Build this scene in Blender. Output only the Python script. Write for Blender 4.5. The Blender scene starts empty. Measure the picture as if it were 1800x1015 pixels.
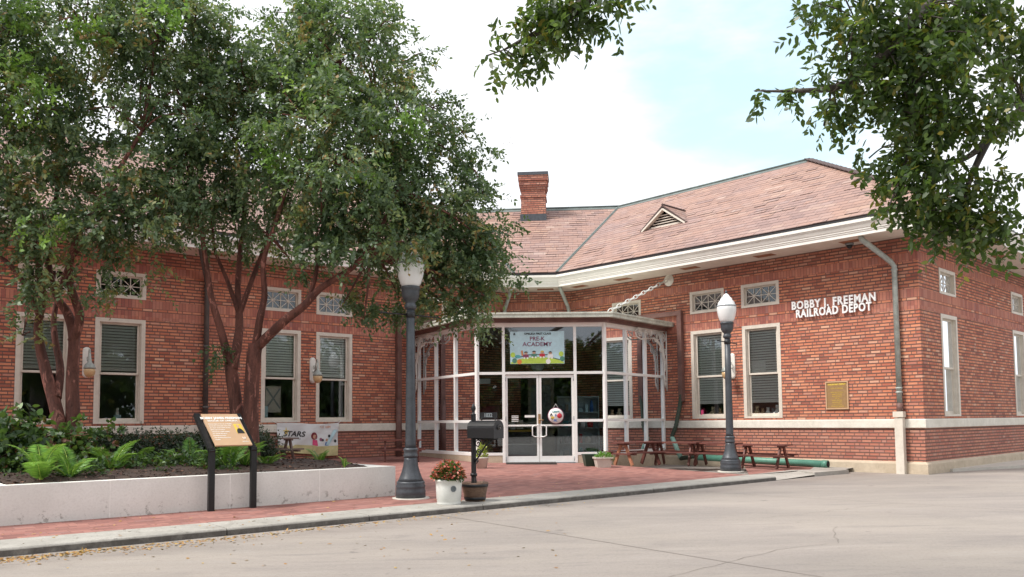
import bpy, math, random
import numpy as np
from math import sin, cos, pi, radians, floor
from mathutils import Vector, Matrix, Quaternion
random.seed(7); RS = np.random.RandomState(11)
SC = bpy.context.scene; COL = SC.collection

# ---------------------------------------------------------------- camera
F_PX, PY_PX, PITCH, ROLL, EYE = 1448.43, 646.39, .06492, -.00898, 1.12
CM = (Matrix.Rotation(pi/2+PITCH, 3, 'X') @ Matrix.Rotation(ROLL, 3, 'Z'))
cam = bpy.data.cameras.new('camera'); co = bpy.data.objects.new('camera', cam); COL.objects.link(co)
co.matrix_world = Matrix.Translation((0, 0, EYE)) @ CM.to_4x4()
cam.sensor_fit = 'HORIZONTAL'; cam.sensor_width = 36; cam.lens = 36*F_PX/1800
cam.shift_y = (PY_PX-507.5)/1800; cam.clip_start = .05; cam.clip_end = 3000
SC.camera = co

# ---------------------------------------------------------------- world + sun
SUN_EL, SUN_AZ = radians(52), radians(200)      # azimuth of the sun, measured from +X anticlockwise
W = bpy.data.worlds.new('World'); SC.world = W; W.use_nodes = True
nt = W.node_tree; nt.nodes.clear()
def wn(t, **k):
    n = nt.nodes.new(t)
    for a, b in k.items(): setattr(n, a, b)
    return n
out = wn('ShaderNodeOutputWorld'); bg = wn('ShaderNodeBackground'); bg.inputs[1].default_value = .105
sky = wn('ShaderNodeTexSky', sky_type='NISHITA'); sky.sun_disc = False
sky.sun_elevation = SUN_EL; sky.sun_rotation = pi/2-SUN_AZ; sky.air_density = 1.2; sky.dust_density = 2.0
tc = wn('ShaderNodeTexCoord')
mp = wn('ShaderNodeMapping'); mp.inputs['Scale'].default_value = (1, 1, 2.6)
no = wn('ShaderNodeTexNoise'); no.inputs['Scale'].default_value = 2.6; no.inputs['Detail'].default_value = 7; no.inputs['Roughness'].default_value = .55
nt.links.new(tc.outputs['Generated'], mp.inputs[0]); nt.links.new(mp.outputs[0], no.inputs['Vector'])
# a gap in the cloud cover towards the upper right of the building
gap = (CM @ Vector(((1330-900)/F_PX, -(105-PY_PX)/F_PX, -1))).normalized()
dot = wn('ShaderNodeVectorMath', operation='DOT_PRODUCT'); nrm = wn('ShaderNodeVectorMath', operation='NORMALIZE')
nt.links.new(tc.outputs['Generated'], nrm.inputs[0]); nt.links.new(nrm.outputs[0], dot.inputs[0]); dot.inputs[1].default_value = gap
g1 = wn('ShaderNodeMapRange'); g1.inputs[1].default_value = .972; g1.inputs[2].default_value = .999; g1.inputs[3].default_value = 0; g1.inputs[4].default_value = 1
nt.links.new(dot.outputs['Value'], g1.inputs[0])
ad = wn('ShaderNodeMath', operation='MULTIPLY_ADD'); ad.inputs[1].default_value = -.42
nt.links.new(g1.outputs[0], ad.inputs[0]); nt.links.new(no.outputs['Fac'], ad.inputs[2])
cr = wn('ShaderNodeMapRange'); cr.interpolation_type = 'SMOOTHSTEP'; cr.inputs[1].default_value = .10; cr.inputs[2].default_value = .36; cr.inputs[3].default_value = .42
nt.links.new(ad.outputs[0], cr.inputs[0])
mx = wn('ShaderNodeMix', data_type='RGBA')
sg = wn('ShaderNodeMix', data_type='RGBA', blend_type='MULTIPLY'); sg.inputs['Factor'].default_value = 1; sg.inputs[7].default_value = (1.5, 2.2, 1.95, 1)
nt.links.new(sky.outputs[0], sg.inputs[6])
nt.links.new(cr.outputs[0], mx.inputs['Factor']); nt.links.new(sg.outputs[2], mx.inputs[6]); mx.inputs[7].default_value = (8.6, 8.8, 9.2, 1)
nt.links.new(mx.outputs[2], bg.inputs[0]); nt.links.new(bg.outputs[0], out.inputs[0])
sl = bpy.data.lights.new('sun', 'SUN'); sl.energy = 3.2; sl.angle = radians(18); sl.color = (1, .95, .88)
so = bpy.data.objects.new('sun', sl); COL.objects.link(so)
sd = Vector((cos(SUN_EL)*cos(SUN_AZ), cos(SUN_EL)*sin(SUN_AZ), sin(SUN_EL)))
so.rotation_mode = 'QUATERNION'; so.rotation_quaternion = sd.to_track_quat('Z', 'Y')
SC.view_settings.view_transform = 'Standard'; SC.view_settings.look = 'None'
SC.view_settings.exposure = .5; SC.view_settings.gamma = 1
SC.cycles.max_bounces = 8; SC.cycles.transparent_max_bounces = 16; SC.cycles.sample_clamp_indirect = 6

# ---------------------------------------------------------------- measuring helpers
def ray(x, y): return CM @ Vector(((x-900)/F_PX, -(y-PY_PX)/F_PX, -1))
KD = Vector((.755, .656)); KN = Vector((-.656, .755)); KP = Vector((2.34, 13.76)); SL = .02
def pz(x, y): return SL*max(0., (Vector((x, y))-KP).dot(KN))       # height of the sloping brick plaza
def G(x, y, z=0.):                                                  # ground point seen at a pixel
    w = ray(x, y); t = (z-EYE)/w.z
    return Vector((w.x*t, w.y*t, z))
def GP(x, y):
    z = 0.
    for _ in range(8):
        p = G(x, y, z); z = pz(p.x, p.y)
    return Vector((p.x, p.y, z))
def RP(x, y, p0, n):                                                # ray meets plane
    w = ray(x, y); t = (Vector(p0)-Vector((0, 0, EYE))).dot(n)/w.dot(n)
    return w*t+Vector((0, 0, EYE))
class Fr:                                                           # frame of a wall: u along, o outwards, z up
    def __init__(s, P, d, side):
        s.P = Vector(P[:2]); s.d = Vector(d[:2]).normalized(); s.n = Vector((s.d.y, -s.d.x))*side
    def __call__(s, u, o, z):
        q = s.P+s.d*u+s.n*o
        return Vector((q.x, q.y, z))
    def at(s, x, y, o=0.):
        w = ray(x, y); P = s.P+s.n*o; t = s.n.dot(P)/s.n.dot(w.xy); q = w.xy*t
        return (q-P).dot(s.d), EYE+w.z*t
CORN = Vector((8.641, 17.336)); A1, A2, AL = 2.33113, .76246, .69585
FR = Fr(CORN, (cos(A1), sin(A1)), -1)          # right wing, u from the corner inwards
FE = Fr(CORN, (cos(A2), sin(A2)), 1)           # end wall
FL = Fr((-5.8906, 20.), (cos(AL), sin(AL)), 1) # left wing
uB, uC, uA = 7.343, 9.956, -13.0
PB, PC, PA = FL(uB, 0, 0).xy, FR(uC, 0, 0).xy, FL(uA, 0, 0).xy
FM = Fr(PB, PC-PB, 1)
ZW, ZTT, ZTB, ZWN, ZBT, ZBB, ZKB, ZWS = 5.0, 4.45, 3.87, 3.42, 1.09, .896, .157, 1.14
ZST = -.07

# ---------------------------------------------------------------- mesh builder
class MB:
    def __init__(s): s.v = []; s.f = []; s.m = []; s.uv = []; s.sm = []
    def face(s, pts, m=0, uv=None, smooth=False):
        b = len(s.v); s.v += [tuple(p) for p in pts]; s.f.append(tuple(range(b, b+len(pts)))); s.m.append(m)
        s.uv.append(uv or [(0, 0)]*len(pts)); s.sm.append(smooth)
    def raw(s, vs, fs, m=0, smooth=False):
        b = len(s.v); s.v += [tuple(p) for p in vs]
        for f in fs:
            s.f.append(tuple(b+i for i in f)); s.m.append(m); s.uv.append([(0, 0)]*len(f)); s.sm.append(smooth)
    def box(s, fr, u0, u1, o0, o1, z0, z1, m=0):
        P = [fr(u, o, z) for z in (z0, z1) for u, o in ((u0, o0), (u1, o0), (u1, o1), (u0, o1))]
        for f in ((0, 3, 2, 1), (4, 5, 6, 7), (0, 1, 5, 4), (1, 2, 6, 5), (2, 3, 7, 6), (3, 0, 4, 7)):
            q = [P[i] for i in f]
            n = (q[1]-q[0]).cross(q[2]-q[0])
            if abs(n.normalized().z) > .9: uv = [(p.x, p.y) for p in q]
            else:
                uv = []
                for i in f:
                    u, o = ((u0, o0), (u1, o0), (u1, o1), (u0, o1))[i % 4]; uv.append((u+o, (z0, z1)[i//4]))
            s.face(q, m, uv)
    def bx(s, c, sz, R=None, m=0, bev=0):                            # free box, centre + size + rotation
        R = R or Matrix.Identity(3); c = Vector(c); h = Vector(sz)/2
        P = [c+R @ Vector((x*h.x, y*h.y, z*h.z)) for z in (-1, 1) for x, y in ((-1, -1), (1, -1), (1, 1), (-1, 1))]
        for f in ((0, 3, 2, 1), (4, 5, 6, 7), (0, 1, 5, 4), (1, 2, 6, 5), (2, 3, 7, 6), (3, 0, 4, 7)): s.face([P[i] for i in f], m)
    def beam(s, a, b, w, t, up=(0, 0, 1), m=0):
        a = Vector(a); b = Vector(b); d = (b-a); L = d.length; d.normalize(); x = d.cross(Vector(up))
        if x.length < 1e-4: x = d.cross(Vector((1, 0, 0)))
        x.normalize(); y = x.cross(d)
        R = Matrix((x, d, y)).transposed(); s.bx((a+b)/2, (w, L, t), R, m)
    def tube(s, path, rad, n=8, m=0, cap=True, sm=True):
        path = [Vector(p) for p in path]; k = len(path)
        if not hasattr(rad, '__len__'): rad = [rad]*k
        b = len(s.v); pr = None
        for i, p in enumerate(path):
            t = (path[min(i+1, k-1)]-path[max(i-1, 0)]).normalized()
            if pr is None: pr = t.cross(Vector((0, 0, 1)) if abs(t.z) < .9 else Vector((1, 0, 0))).normalized()
            pr = (pr-t*pr.dot(t)).normalized(); q = t.cross(pr)
            for j in range(n):
                a = 2*pi*j/n; s.v.append(tuple(p+(pr*cos(a)+q*sin(a))*rad[i]))
        for i in range(k-1):
            for j in range(n):
                j2 = (j+1) % n
                s.f.append((b+i*n+j, b+i*n+j2, b+(i+1)*n+j2, b+(i+1)*n+j)); s.m.append(m); s.uv.append([(0, 0)]*4); s.sm.append(sm)
        if cap:
            s.f.append(tuple(b+j for j in range(n-1, -1, -1))); s.m.append(m); s.uv.append([(0, 0)]*n); s.sm.append(False)
            s.f.append(tuple(b+(k-1)*n+j for j in range(n))); s.m.append(m); s.uv.append([(0, 0)]*n); s.sm.append(False)
    def lathe(s, c, prof, n=24, m=0, flute=0, fz=(0, 0), sm=True, R=None, arc=None):
        c = Vector(c); b = len(s.v); R = R or Matrix.Identity(3)
        for r, z in prof:
            for j in range(n):
                a = 2*pi*j/n; rr = r
                if flute and fz[0] <= z <= fz[1]: rr = r*(1-flute*(j % 2))
                s.v.append(tuple(c+R @ Vector((rr*cos(a), rr*sin(a), z))))
        for i in range(len(prof)-1):
            for j in range(n):
                j2 = (j+1) % n
                s.f.append((b+i*n+j, b+i*n+j2, b+(i+1)*n+j2, b+(i+1)*n+j)); s.m.append(m); s.uv.append([(0, 0)]*4); s.sm.append(sm)
        for i, o in ((0, -1), (len(prof)-1, 1)):
            if prof[i][0] > 1e-4:
                r = range(n) if o > 0 else range(n-1, -1, -1)
                s.f.append(tuple(b+i*n+j for j in r)); s.m.append(m); s.uv.append([(0, 0)]*n); s.sm.append(False)
    def slab(s, poly, nrm, th, m=0, uvf=None):
        nrm = Vector(nrm).normalized(); A = [Vector(p) for p in poly]; B = [p-nrm*th for p in A]; k = len(A)
        s.face(A, m, [uvf(p) for p in A] if uvf else None); s.face(B[::-1], m)
        for i in range(k): j = (i+1) % k; s.face([A[i], B[i], B[j], A[j]], m)
    def build(s, name, mats, parent=None, loc=None, bevel=0):
        me = bpy.data.meshes.new(name)
        org = Vector((0, 0, 0))
        inv = None
        if parent is not None: inv = world_of(parent).inverted()
        elif loc is not None: inv = Matrix.Translation(loc).inverted()
        vs = s.v if inv is None else [tuple(inv @ Vector(v)) for v in s.v]
        me.from_pydata(vs, [], s.f)
        if not hasattr(mats, '__len__'): mats = [mats]
        for x in mats: me.materials.append(x)
        me.polygons.foreach_set('material_index', s.m); me.polygons.foreach_set('use_smooth', s.sm)
        ul = me.uv_layers.new(name='UVMap'); ul.data.foreach_set('uv', [c for f in s.uv for p in f for c in p])
        me.update()
        o = bpy.data.objects.new(name, me); COL.objects.link(o)
        if parent is not None:
            o.parent = parent
        elif loc is not None: o.location = loc
        if bevel:
            md = o.modifiers.new('bevel', 'BEVEL'); md.width = bevel; md.segments = 2; md.limit_method = 'ANGLE'
        return o
def world_of(o):
    M = Matrix.Identity(4); c = []
    while o is not None: c.append(o); o = o.parent
    for x in reversed(c): M = M @ Matrix.LocRotScale(x.location, x.rotation_euler, x.scale)
    return M
def tag(o, label=None, cat=None, group=None, kind=None):
    if label: o['label'] = label
    if cat: o['category'] = cat
    if group: o['group'] = group
    if kind: o['kind'] = kind
    return o
def thing(name, label, cat, loc=(0, 0, 0), rz=0., group=None):
    o = bpy.data.objects.new(name, None); COL.objects.link(o); o.location = loc; o.rotation_euler = (0, 0, rz)
    o.empty_display_size = .2
    return tag(o, label, cat, group)
def copy_tree(o, parent=None):
    c = o.copy(); COL.objects.link(c)
    if parent is not None: c.parent = parent
    for ch in [x for x in bpy.data.objects if x.parent is o]: copy_tree(ch, c)
    return c
def dup(o, loc, rz, label):
    c = copy_tree(o); c.location = loc; c.rotation_euler = (0, 0, rz); c['label'] = label
    return c
def text_geo(txt, size, ext=.004, off=0., align='CENTER', sx=1., shear=0., sp=1.):
    cu = bpy.data.curves.new('t', 'FONT'); cu.body = txt; cu.size = size; cu.extrude = ext; cu.offset = off
    cu.align_x = align; cu.align_y = 'CENTER'; cu.resolution_u = 3; cu.shear = shear; cu.space_character = sp
    o = bpy.data.objects.new('t', cu); COL.objects.link(o)
    me = bpy.data.meshes.new_from_object(o, depsgraph=bpy.context.evaluated_depsgraph_get()) if False else None
    dg = bpy.context.evaluated_depsgraph_get(); ev = o.evaluated_get(dg); me = ev.to_mesh()
    vs = [(v.co.x*sx, v.co.y, v.co.z) for v in me.vertices]; fs = [tuple(p.vertices) for p in me.polygons]
    ev.to_mesh_clear(); bpy.data.objects.remove(o); bpy.data.curves.remove(cu)
    return vs, fs
def put_text(mb, T, txt, size, m=0, **k):                         # T maps local (x,y,z) to world
    vs, fs = text_geo(txt, size, **k); mb.raw([T(*v) for v in vs], fs, m)

# ---------------------------------------------------------------- materials
class E:                                                            # tiny expression wrapper over Math nodes
    def __init__(s, t, k): s.t = t; s.k = k
    def _op(s, op, *a):
        n = s.t.nodes.new('ShaderNodeMath'); n.operation = op
        for i, x in enumerate((s,)+a):
            if isinstance(x, E): s.t.links.new(x.k, n.inputs[i])
            else: n.inputs[i].default_value = x
        return E(s.t, n.outputs[0])
    def __add__(s, b): return s._op('ADD', b)
    def __sub__(s, b): return s._op('SUBTRACT', b)
    def __mul__(s, b): return s._op('MULTIPLY', b)
    def __truediv__(s, b): return s._op('DIVIDE', b)
    def __rsub__(s, b): return (s*-1.)+b
    __radd__ = __add__; __rmul__ = __mul__
    def floor(s): return s._op('FLOOR')
    def fract(s): return s._op('FRACT')
    def mod(s, b): return s._op('FLOORED_MODULO', b)
    def mn(s, b): return s._op('MINIMUM', b)
    def mxx(s, b): return s._op('MAXIMUM', b)
    def gt(s, b): return s._op('GREATER_THAN', b)
    def lt(s, b): return s._op('LESS_THAN', b)
    def abs(s): return s._op('ABSOLUTE')
    def pw(s, b): return s._op('POWER', b)
    def step(s, a, b, lo=0., hi=1.):
        n = s.t.nodes.new('ShaderNodeMapRange'); n.interpolation_type = 'SMOOTHSTEP'
        s.t.links.new(s.k, n.inputs[0]); n.inputs[1].default_value = a; n.inputs[2].default_value = b
        n.inputs[3].default_value = lo; n.inputs[4].default_value = hi
        return E(s.t, n.outputs[0])
class Mt:
    def __init__(s, name):
        s.m = bpy.data.materials.new(name); s.m.use_nodes = True; s.t = s.m.node_tree
        s.b = s.t.nodes['Principled BSDF']; s.o = s.t.nodes['Material Output']
    def n(s, ty, **k):
        x = s.t.nodes.new(ty)
        for a, b in k.items(): setattr(x, a, b)
        return x
    def link(s, a, b): s.t.links.new(a.k if isinstance(a, E) else a, b)
    def uv(s):
        c = s.n('ShaderNodeTexCoord'); x = s.n('ShaderNodeSeparateXYZ'); s.link(c.outputs['UV'], x.inputs[0])
        return E(s.t, x.outputs[0]), E(s.t, x.outputs[1])
    def pos(s, ob=False):
        if ob: c = s.n('ShaderNodeTexCoord'); k = c.outputs['Object']
        else: c = s.n('ShaderNodeNewGeometry'); k = c.outputs['Position']
        x = s.n('ShaderNodeSeparateXYZ'); s.link(k, x.inputs[0]); s.P = k
        return [E(s.t, x.outputs[i]) for i in range(3)]
    def comb(s, *a):
        x = s.n('ShaderNodeCombineXYZ')
        for i, e in enumerate(a):
            if isinstance(e, E): s.link(e, x.inputs[i])
            else: x.inputs[i].default_value = e
        return x.outputs[0]
    def rnd(s, v, col=False):
        w = s.n('ShaderNodeTexWhiteNoise', noise_dimensions='3D'); s.link(v, w.inputs[0])
        return w.outputs['Color'] if col else E(s.t, w.outputs['Value'])
    def noise(s, v, sc, det=4, ro=.55, di=0.):
        w = s.n('ShaderNodeTexNoise'); w.inputs['Scale'].default_value = sc; w.inputs['Detail'].default_value = det
        w.inputs['Roughness'].default_value = ro; w.inputs['Distortion'].default_value = di
        if v is not None: s.link(v, w.inputs['Vector'])
        return E(s.t, w.outputs['Fac'])
    def ramp(s, f, stops, const=False):
        r = s.n('ShaderNodeValToRGB'); s.link(f, r.inputs[0]); cr = r.color_ramp
        if const: cr.interpolation = 'CONSTANT'
        while len(cr.elements) < len(stops): cr.elements.new(.5)
        for e, (p, c) in zip(cr.elements, stops): e.position = p; e.color = (*c, 1)
        return r.outputs[0]
    def mix(s, f, a, b, mode='MIX'):
        x = s.n('ShaderNodeMix', data_type='RGBA', blend_type=mode)
        for v, i in ((f, 0), (a, 6), (b, 7)):
            if isinstance(v, E): s.link(v, x.inputs[i])
            elif isinstance(v, (int, float)): x.inputs[i].default_value = v
            elif isinstance(v, tuple): x.inputs[i].default_value = (*v, 1)
            else: s.link(v, x.inputs[i])
        return x.outputs[2]
    def col(s, c):
        if isinstance(c, tuple): s.b.inputs['Base Color'].default_value = (*c, 1)
        else: s.link(c, s.b.inputs['Base Color'])
    def bump(s, h, st=.3, d=.01):
        x = s.n('ShaderNodeBump'); x.inputs['Strength'].default_value = st; x.inputs['Distance'].default_value = d
        s.link(h, x.inputs['Height']); s.link(x.outputs[0], s.b.inputs['Normal'])
    def ro(s, v):
        if isinstance(v, (int, float)): s.b.inputs['Roughness'].default_value = v
        else: s.link(v, s.b.inputs['Roughness'])
def simple(name, c, ro=.6, metal=0., var=.12, sc=6., bump=.0, spec=None):
    m = Mt(name); m.pos(True)
    n = m.noise(m.P, sc, 6, .65); n2 = m.noise(m.P, sc*7, 3)
    d = tuple(x*(1-var*1.6) for x in c); l = tuple(min(1, x*(1+var)) for x in c)
    m.col(m.ramp((n*.7+n2*.3), [(.3, d), (.7, l)])); m.ro(n2.step(.2, .8, max(.05, ro-.1), min(1, ro+.1)))
    m.b.inputs['Metallic'].default_value = metal
    if spec is not None: m.b.inputs['Specular IOR Level'].default_value = spec
    if bump: m.bump(n2, bump, .01)
    return m.m

def bricks(m, u, v, bw, bh, mo, flem=True):
    row = (v/bh).floor(); fv = (v/bh).fract()
    off = (row*.5).fract()*bw+(row.mod(6.)/2.).floor()*bw*.75
    p = (u+off)/bw
    if flem:
        q = p.mod(2.5); cell = (p/2.5).floor(); w1 = q.gt(1.); w2 = q.gt(2.); wh = w1+w2
        a = q-wh; wd = 1.-w2*.5; idx = cell*3.+wh
    else:
        a = p.fract(); idx = p.floor(); wd = 1.
    dh = a.mn((wd-a) if isinstance(wd, E) else (1.-a))*bw*1.7; dv = fv.mn(1.-fv)*bh
    mask = dh.mn(dv).step(mo*.3, mo*.7)
    return mask, m.comb(idx, row, 3.7)
def mat_brick():
    m = Mt('red_brick'); u, v = m.uv()
    BH = .0723
    k1, id1 = bricks(m, u, v, .215, BH, .027)
    # soldier courses
    def band(a, b): return v.gt(a)*v.lt(b)
    bd = band(3.425, 3.615)+band(3.68, 3.868)+band(4.46, 4.65)
    p = u/BH; fa = p.fract()
    vv = v-(v.gt(3.65)*.255)-(v.gt(4.2)*.78)
    dv = (vv-3.425).mn(3.615-vv)
    k2 = (fa.mn(1.-fa)*BH).mn(dv).step(.002, .009)
    id2 = m.comb(p.floor(), (v*2.).floor(), 9.1)
    r1 = m.rnd(id1); r2 = m.rnd(id2)
    c1 = m.ramp(r1, [(0, (.27, .075, .05)), (.16, (.46, .13, .075)), (.45, (.61, .205, .108)), (.75, (.70, .28, .155)), (.9, (.46, .17, .12)), (1, (.75, .43, .29))])
    c2 = m.ramp(r2, [(0, (.30, .10, .085)), (.4, (.45, .16, .115)), (.7, (.56, .225, .15)), (1, (.36, .16, .14))])
    cb = m.mix(bd, c1, c2)
    # base course below the stone belt and weathered bricks under the eaves
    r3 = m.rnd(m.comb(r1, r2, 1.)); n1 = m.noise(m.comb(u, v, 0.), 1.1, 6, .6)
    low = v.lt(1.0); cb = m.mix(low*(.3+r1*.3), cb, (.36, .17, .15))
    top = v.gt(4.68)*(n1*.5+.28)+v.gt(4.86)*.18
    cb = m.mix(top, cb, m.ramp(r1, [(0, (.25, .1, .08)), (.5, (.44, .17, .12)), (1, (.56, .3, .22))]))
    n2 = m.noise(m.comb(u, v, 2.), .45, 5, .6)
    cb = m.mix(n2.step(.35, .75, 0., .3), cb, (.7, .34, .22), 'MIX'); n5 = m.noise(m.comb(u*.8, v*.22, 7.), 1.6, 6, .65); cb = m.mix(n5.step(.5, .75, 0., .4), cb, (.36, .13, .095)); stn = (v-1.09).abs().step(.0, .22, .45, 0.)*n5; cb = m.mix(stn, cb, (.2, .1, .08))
    n3 = m.noise(m.comb(u*1., v*9., 0.), 12., 4)
    cb = m.mix(n3.step(.3, .8, 0., .3), cb, (.2, .07, .05))
    km = k1*(1.-bd)+(k2*.65+.35)*bd
    mort = m.mix(n1, (.09, .042, .034), (.2, .115, .095))
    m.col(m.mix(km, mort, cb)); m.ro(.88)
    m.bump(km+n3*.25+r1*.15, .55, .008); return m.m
def mat_roof():
    m = Mt('roof_slate'); u, v = m.uv(); H = .22
    w0 = m.noise(m.comb(u*.5, v*.5, 0.), 1., 4); v2 = v+(w0-.5)*.07
    row = (v2/H).floor(); fv = (v2/H).fract()
    p = (u+row.mod(2.)*.15+m.rnd(m.comb(row, 0., 0.))*.06)/.30; idx = p.floor(); fa = p.fract()
    r = m.rnd(m.comb(idx, row, 1.3)); r2 = m.rnd(m.comb((idx/3.).floor(), row, 8.)); rr = m.rnd(m.comb((idx/9.).floor(), row, 5.))
    e = (fa.mn(1.-fa)*.30).step(.001, .006, .35, 1.)
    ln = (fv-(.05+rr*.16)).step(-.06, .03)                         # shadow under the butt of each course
    n = m.noise(m.comb(u, v, 4.), .3, 6, .6)
    c = m.ramp(r*.6+r2*.4, [(0, (.20, .118, .105)), (.3, (.28, .165, .14)), (.55, (.335, .195, .155)), (.75, (.31, .205, .185)), (.9, (.38, .245, .19)), (1, (.44, .33, .29))])
    c = m.mix(n.step(.3, .7, 0., .5), c, (.34, .205, .145)); c = m.mix(n.step(.6, .3, 0., .4), c, (.235, .17, .165))
    n6 = m.noise(m.comb(u*2.2, v*.35, 2.), 1.4, 6, .7); c = m.mix(n6.step(.55, .8, 0., .5), c, (.16, .11, .1))
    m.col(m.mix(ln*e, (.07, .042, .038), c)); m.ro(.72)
    m.bump(ln*.8+(1.-fv)*.7+r*.6+e*.3, 1., .03); return m.m
def mat_paver():
    m = Mt('brick_paving'); x, y, z = m.pos()
    a = radians(41); u = x*cos(a)+y*sin(a); v = y*cos(a)-x*sin(a)
    k, i = bricks(m, u, v, .2, .1, .012, False)
    r = m.rnd(i); n = m.noise(m.P, .7, 6, .6); n2 = m.noise(m.P, 22, 3)
    c = m.ramp(r, [(0, (.17, .07, .06)), (.5, (.28, .115, .095)), (.85, (.36, .165, .135)), (1, (.24, .125, .115))])
    c = m.mix(n.step(.35, .7, 0., .45), c, (.38, .185, .15)); n8 = m.noise(m.P, 2.4, 7, .7); c = m.mix(n8.step(.52, .7, 0., .5), c, (.17, .08, .07)); c = m.mix(n2.step(.62, .8, 0., .6), c, (.13, .06, .05))
    m.col(m.mix(k, (.2, .09, .075), c)); m.ro(.85); m.bump(k+n2*.3, .4, .006); return m.m
def mat_concrete(name, a, b, st=.25, spots=True, sc=1., stretch=None):
    m = Mt(name); x, y, z = m.pos(); P = m.P
    if stretch:
        t = radians(stretch); P = m.comb((x*cos(t)+y*sin(t))*.3, y*cos(t)-x*sin(t), z)
    n = m.noise(P, .5*sc, 8, .62); n1 = m.noise(P, 2.3*sc, 7, .65, .6); n2 = m.noise(m.P, 70, 3)
    c = m.mix(n.step(.3, .7), a, b); c = m.mix(n1.step(.35, .7, 0., .4), c, tuple(q*.72 for q in a))
    c = m.mix(n2.step(.35, .75, 0., .35), c, tuple(min(1, q*1.3) for q in b))
    if spots:
        n3 = m.noise(m.P, 6., 6, .7); c = m.mix(n3.step(.63, .72, 0., .5), c, tuple(q*.45 for q in a))
    m.col(c); m.ro(.82); m.bump(n2*.6+n1, st, .006); return m.m
def mat_road():
    m = Mt('road_concrete'); x, y, z = m.pos()
    P1 = m.comb(x*.22+y*.1, y*.9-x*.1, 0.)
    n = m.noise(P1, .55, 8, .62, .5); nb = m.noise(m.P, .33, 6, .6); n1 = m.noise(P1, 4., 8, .7, .8); g = m.noise(m.P, 160, 3, .6); g2 = m.noise(m.P, 38, 5, .7)
    c = m.mix(n.step(.32, .68), (.20, .175, .16), (.32, .278, .245)); c = m.mix(nb.step(.38, .66, 0., .55), c, (.30, .262, .222))
    c = m.mix(n1.step(.5, .72, 0., .5), c, (.135, .12, .117)); c = m.mix(n1.step(.47, .3, 0., .4), c, (.33, .30, .275))
    c = m.mix(g2.step(.56, .7, 0., .45), c, (.12, .105, .1)); c = m.mix(g.step(.3, .7), c, m.mix(.2, c, (.5, .47, .44)), 'MIX')
    c = m.mix(g.step(.62, .72, 0., .6), c, (.14, .12, .11))
    sp = m.noise(m.P, 3.1, 2); c = m.mix(sp.step(.70, .78, 0., .65), c, (.12, .10, .095))
    e = (x*.665-y*.747+8.2).abs().step(0., .55, .35, 0.)            # grit collected near the kerb
    c = m.mix(e*n1*1.4, c, (.15, .12, .105)); m.col(c); m.ro(g2.step(.3, .7, .7, .9)); m.bump(g*.7+g2+n1*.5, .5, .006); return m.m
def mat_kerb():
    m = Mt('kerb_stone'); x, y, z = m.pos()
    n = m.noise(m.P, 1.3, 8, .65); n1 = m.noise(m.P, 7., 7, .7); g = m.noise(m.P, 60, 3); n2 = m.noise(m.P, 2.6, 6, .7, .8)
    c = m.mix(n.step(.3, .7), (.31, .295, .265), (.44, .42, .38)); c = m.mix(g.step(.35, .75, 0., .35), c, (.2, .19, .17)); c = m.mix(n1.step(.56, .68, 0., .6), c, (.14, .13, .115))
    c = m.mix(n2.step(.5, .66, 0., .5), c, (.22, .2, .175))
    d = (z*-1.).step(-.005, .02)                                    # tyre scuffs and grime on the upright face, its shadow painted in too
    c = m.mix(d*n1.step(.2, .6, .45, .95), c, (.085, .075, .068)); m.col(c); m.ro(.85); m.bump(g*.6+n1, .6, .01); return m.m
def mat_planter():
    m = Mt('planter_concrete'); x, y, z = m.pos()
    n = m.noise(m.P, 1.5, 8, .6); n1 = m.noise(m.P, 9, 6, .7); n2 = m.noise(m.P, 45, 3)
    c = m.mix(n.step(.3, .7), (.71, .70, .66), (.81, .80, .76)); c = m.mix(n2.step(.4, .75, 0., .2), c, (.45, .42, .38))
    lowz = (z*-1.).step(-.30, -.04); pit = n1.step(.56, .64)*lowz
    c = m.mix(pit*.6, c, (.14, .12, .1)); c = m.mix(lowz*n*.22, c, (.42, .36, .31))
    m.col(c); m.ro(.8); m.bump(n2-pit*2., .3, .006); return m.m
def mat_glass(name='window_glass', tint=(.9, .93, .92), ro=.0, refl=1., ior=1.55):
    m = Mt(name); t = m.t; t.nodes.remove(m.b)
    tr = m.n('ShaderNodeBsdfTransparent'); tr.inputs[0].default_value = (*tint, 1)
    gl = m.n('ShaderNodeBsdfGlossy'); gl.inputs['Roughness'].default_value = ro; gl.inputs[0].default_value = (.9*refl, .95*refl, 1*refl, 1)
    fr = m.n('ShaderNodeFresnel'); fr.inputs[0].default_value = ior
    ms = m.n('ShaderNodeMixShader'); m.link(fr.outputs[0], ms.inputs[0]); m.link(tr.outputs[0], ms.inputs[1]); m.link(gl.outputs[0], ms.inputs[2])
    m.link(ms.outputs[0], m.o.inputs[0]); return m.m
def mat_leaf(name, cols, tr=.35, ro=.45):
    m = Mt(name); at = m.n('ShaderNodeAttribute', attribute_name='var'); s = m.n('ShaderNodeSeparateColor'); m.link(at.outputs['Color'], s.inputs[0])
    r = E(m.t, s.outputs[0]); g = E(m.t, s.outputs[1])
    c = m.ramp(r, cols); c = m.mix(g*.5, c, tuple(x*.6 for x in cols[0][1]))
    m.col(c); m.ro(ro); m.b.inputs['Specular IOR Level'].default_value = .5
    tl = m.n('ShaderNodeBsdfTranslucent'); m.link(m.mix(.5, c, (.25, .4, .05), 'MIX'), tl.inputs[0])
    ms = m.n('ShaderNodeMixShader'); ms.inputs[0].default_value = tr
    m.link(m.b.outputs[0], ms.inputs[1]); m.link(tl.outputs[0], ms.inputs[2]); m.link(ms.outputs[0], m.o.inputs[0]); return m.m
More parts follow.
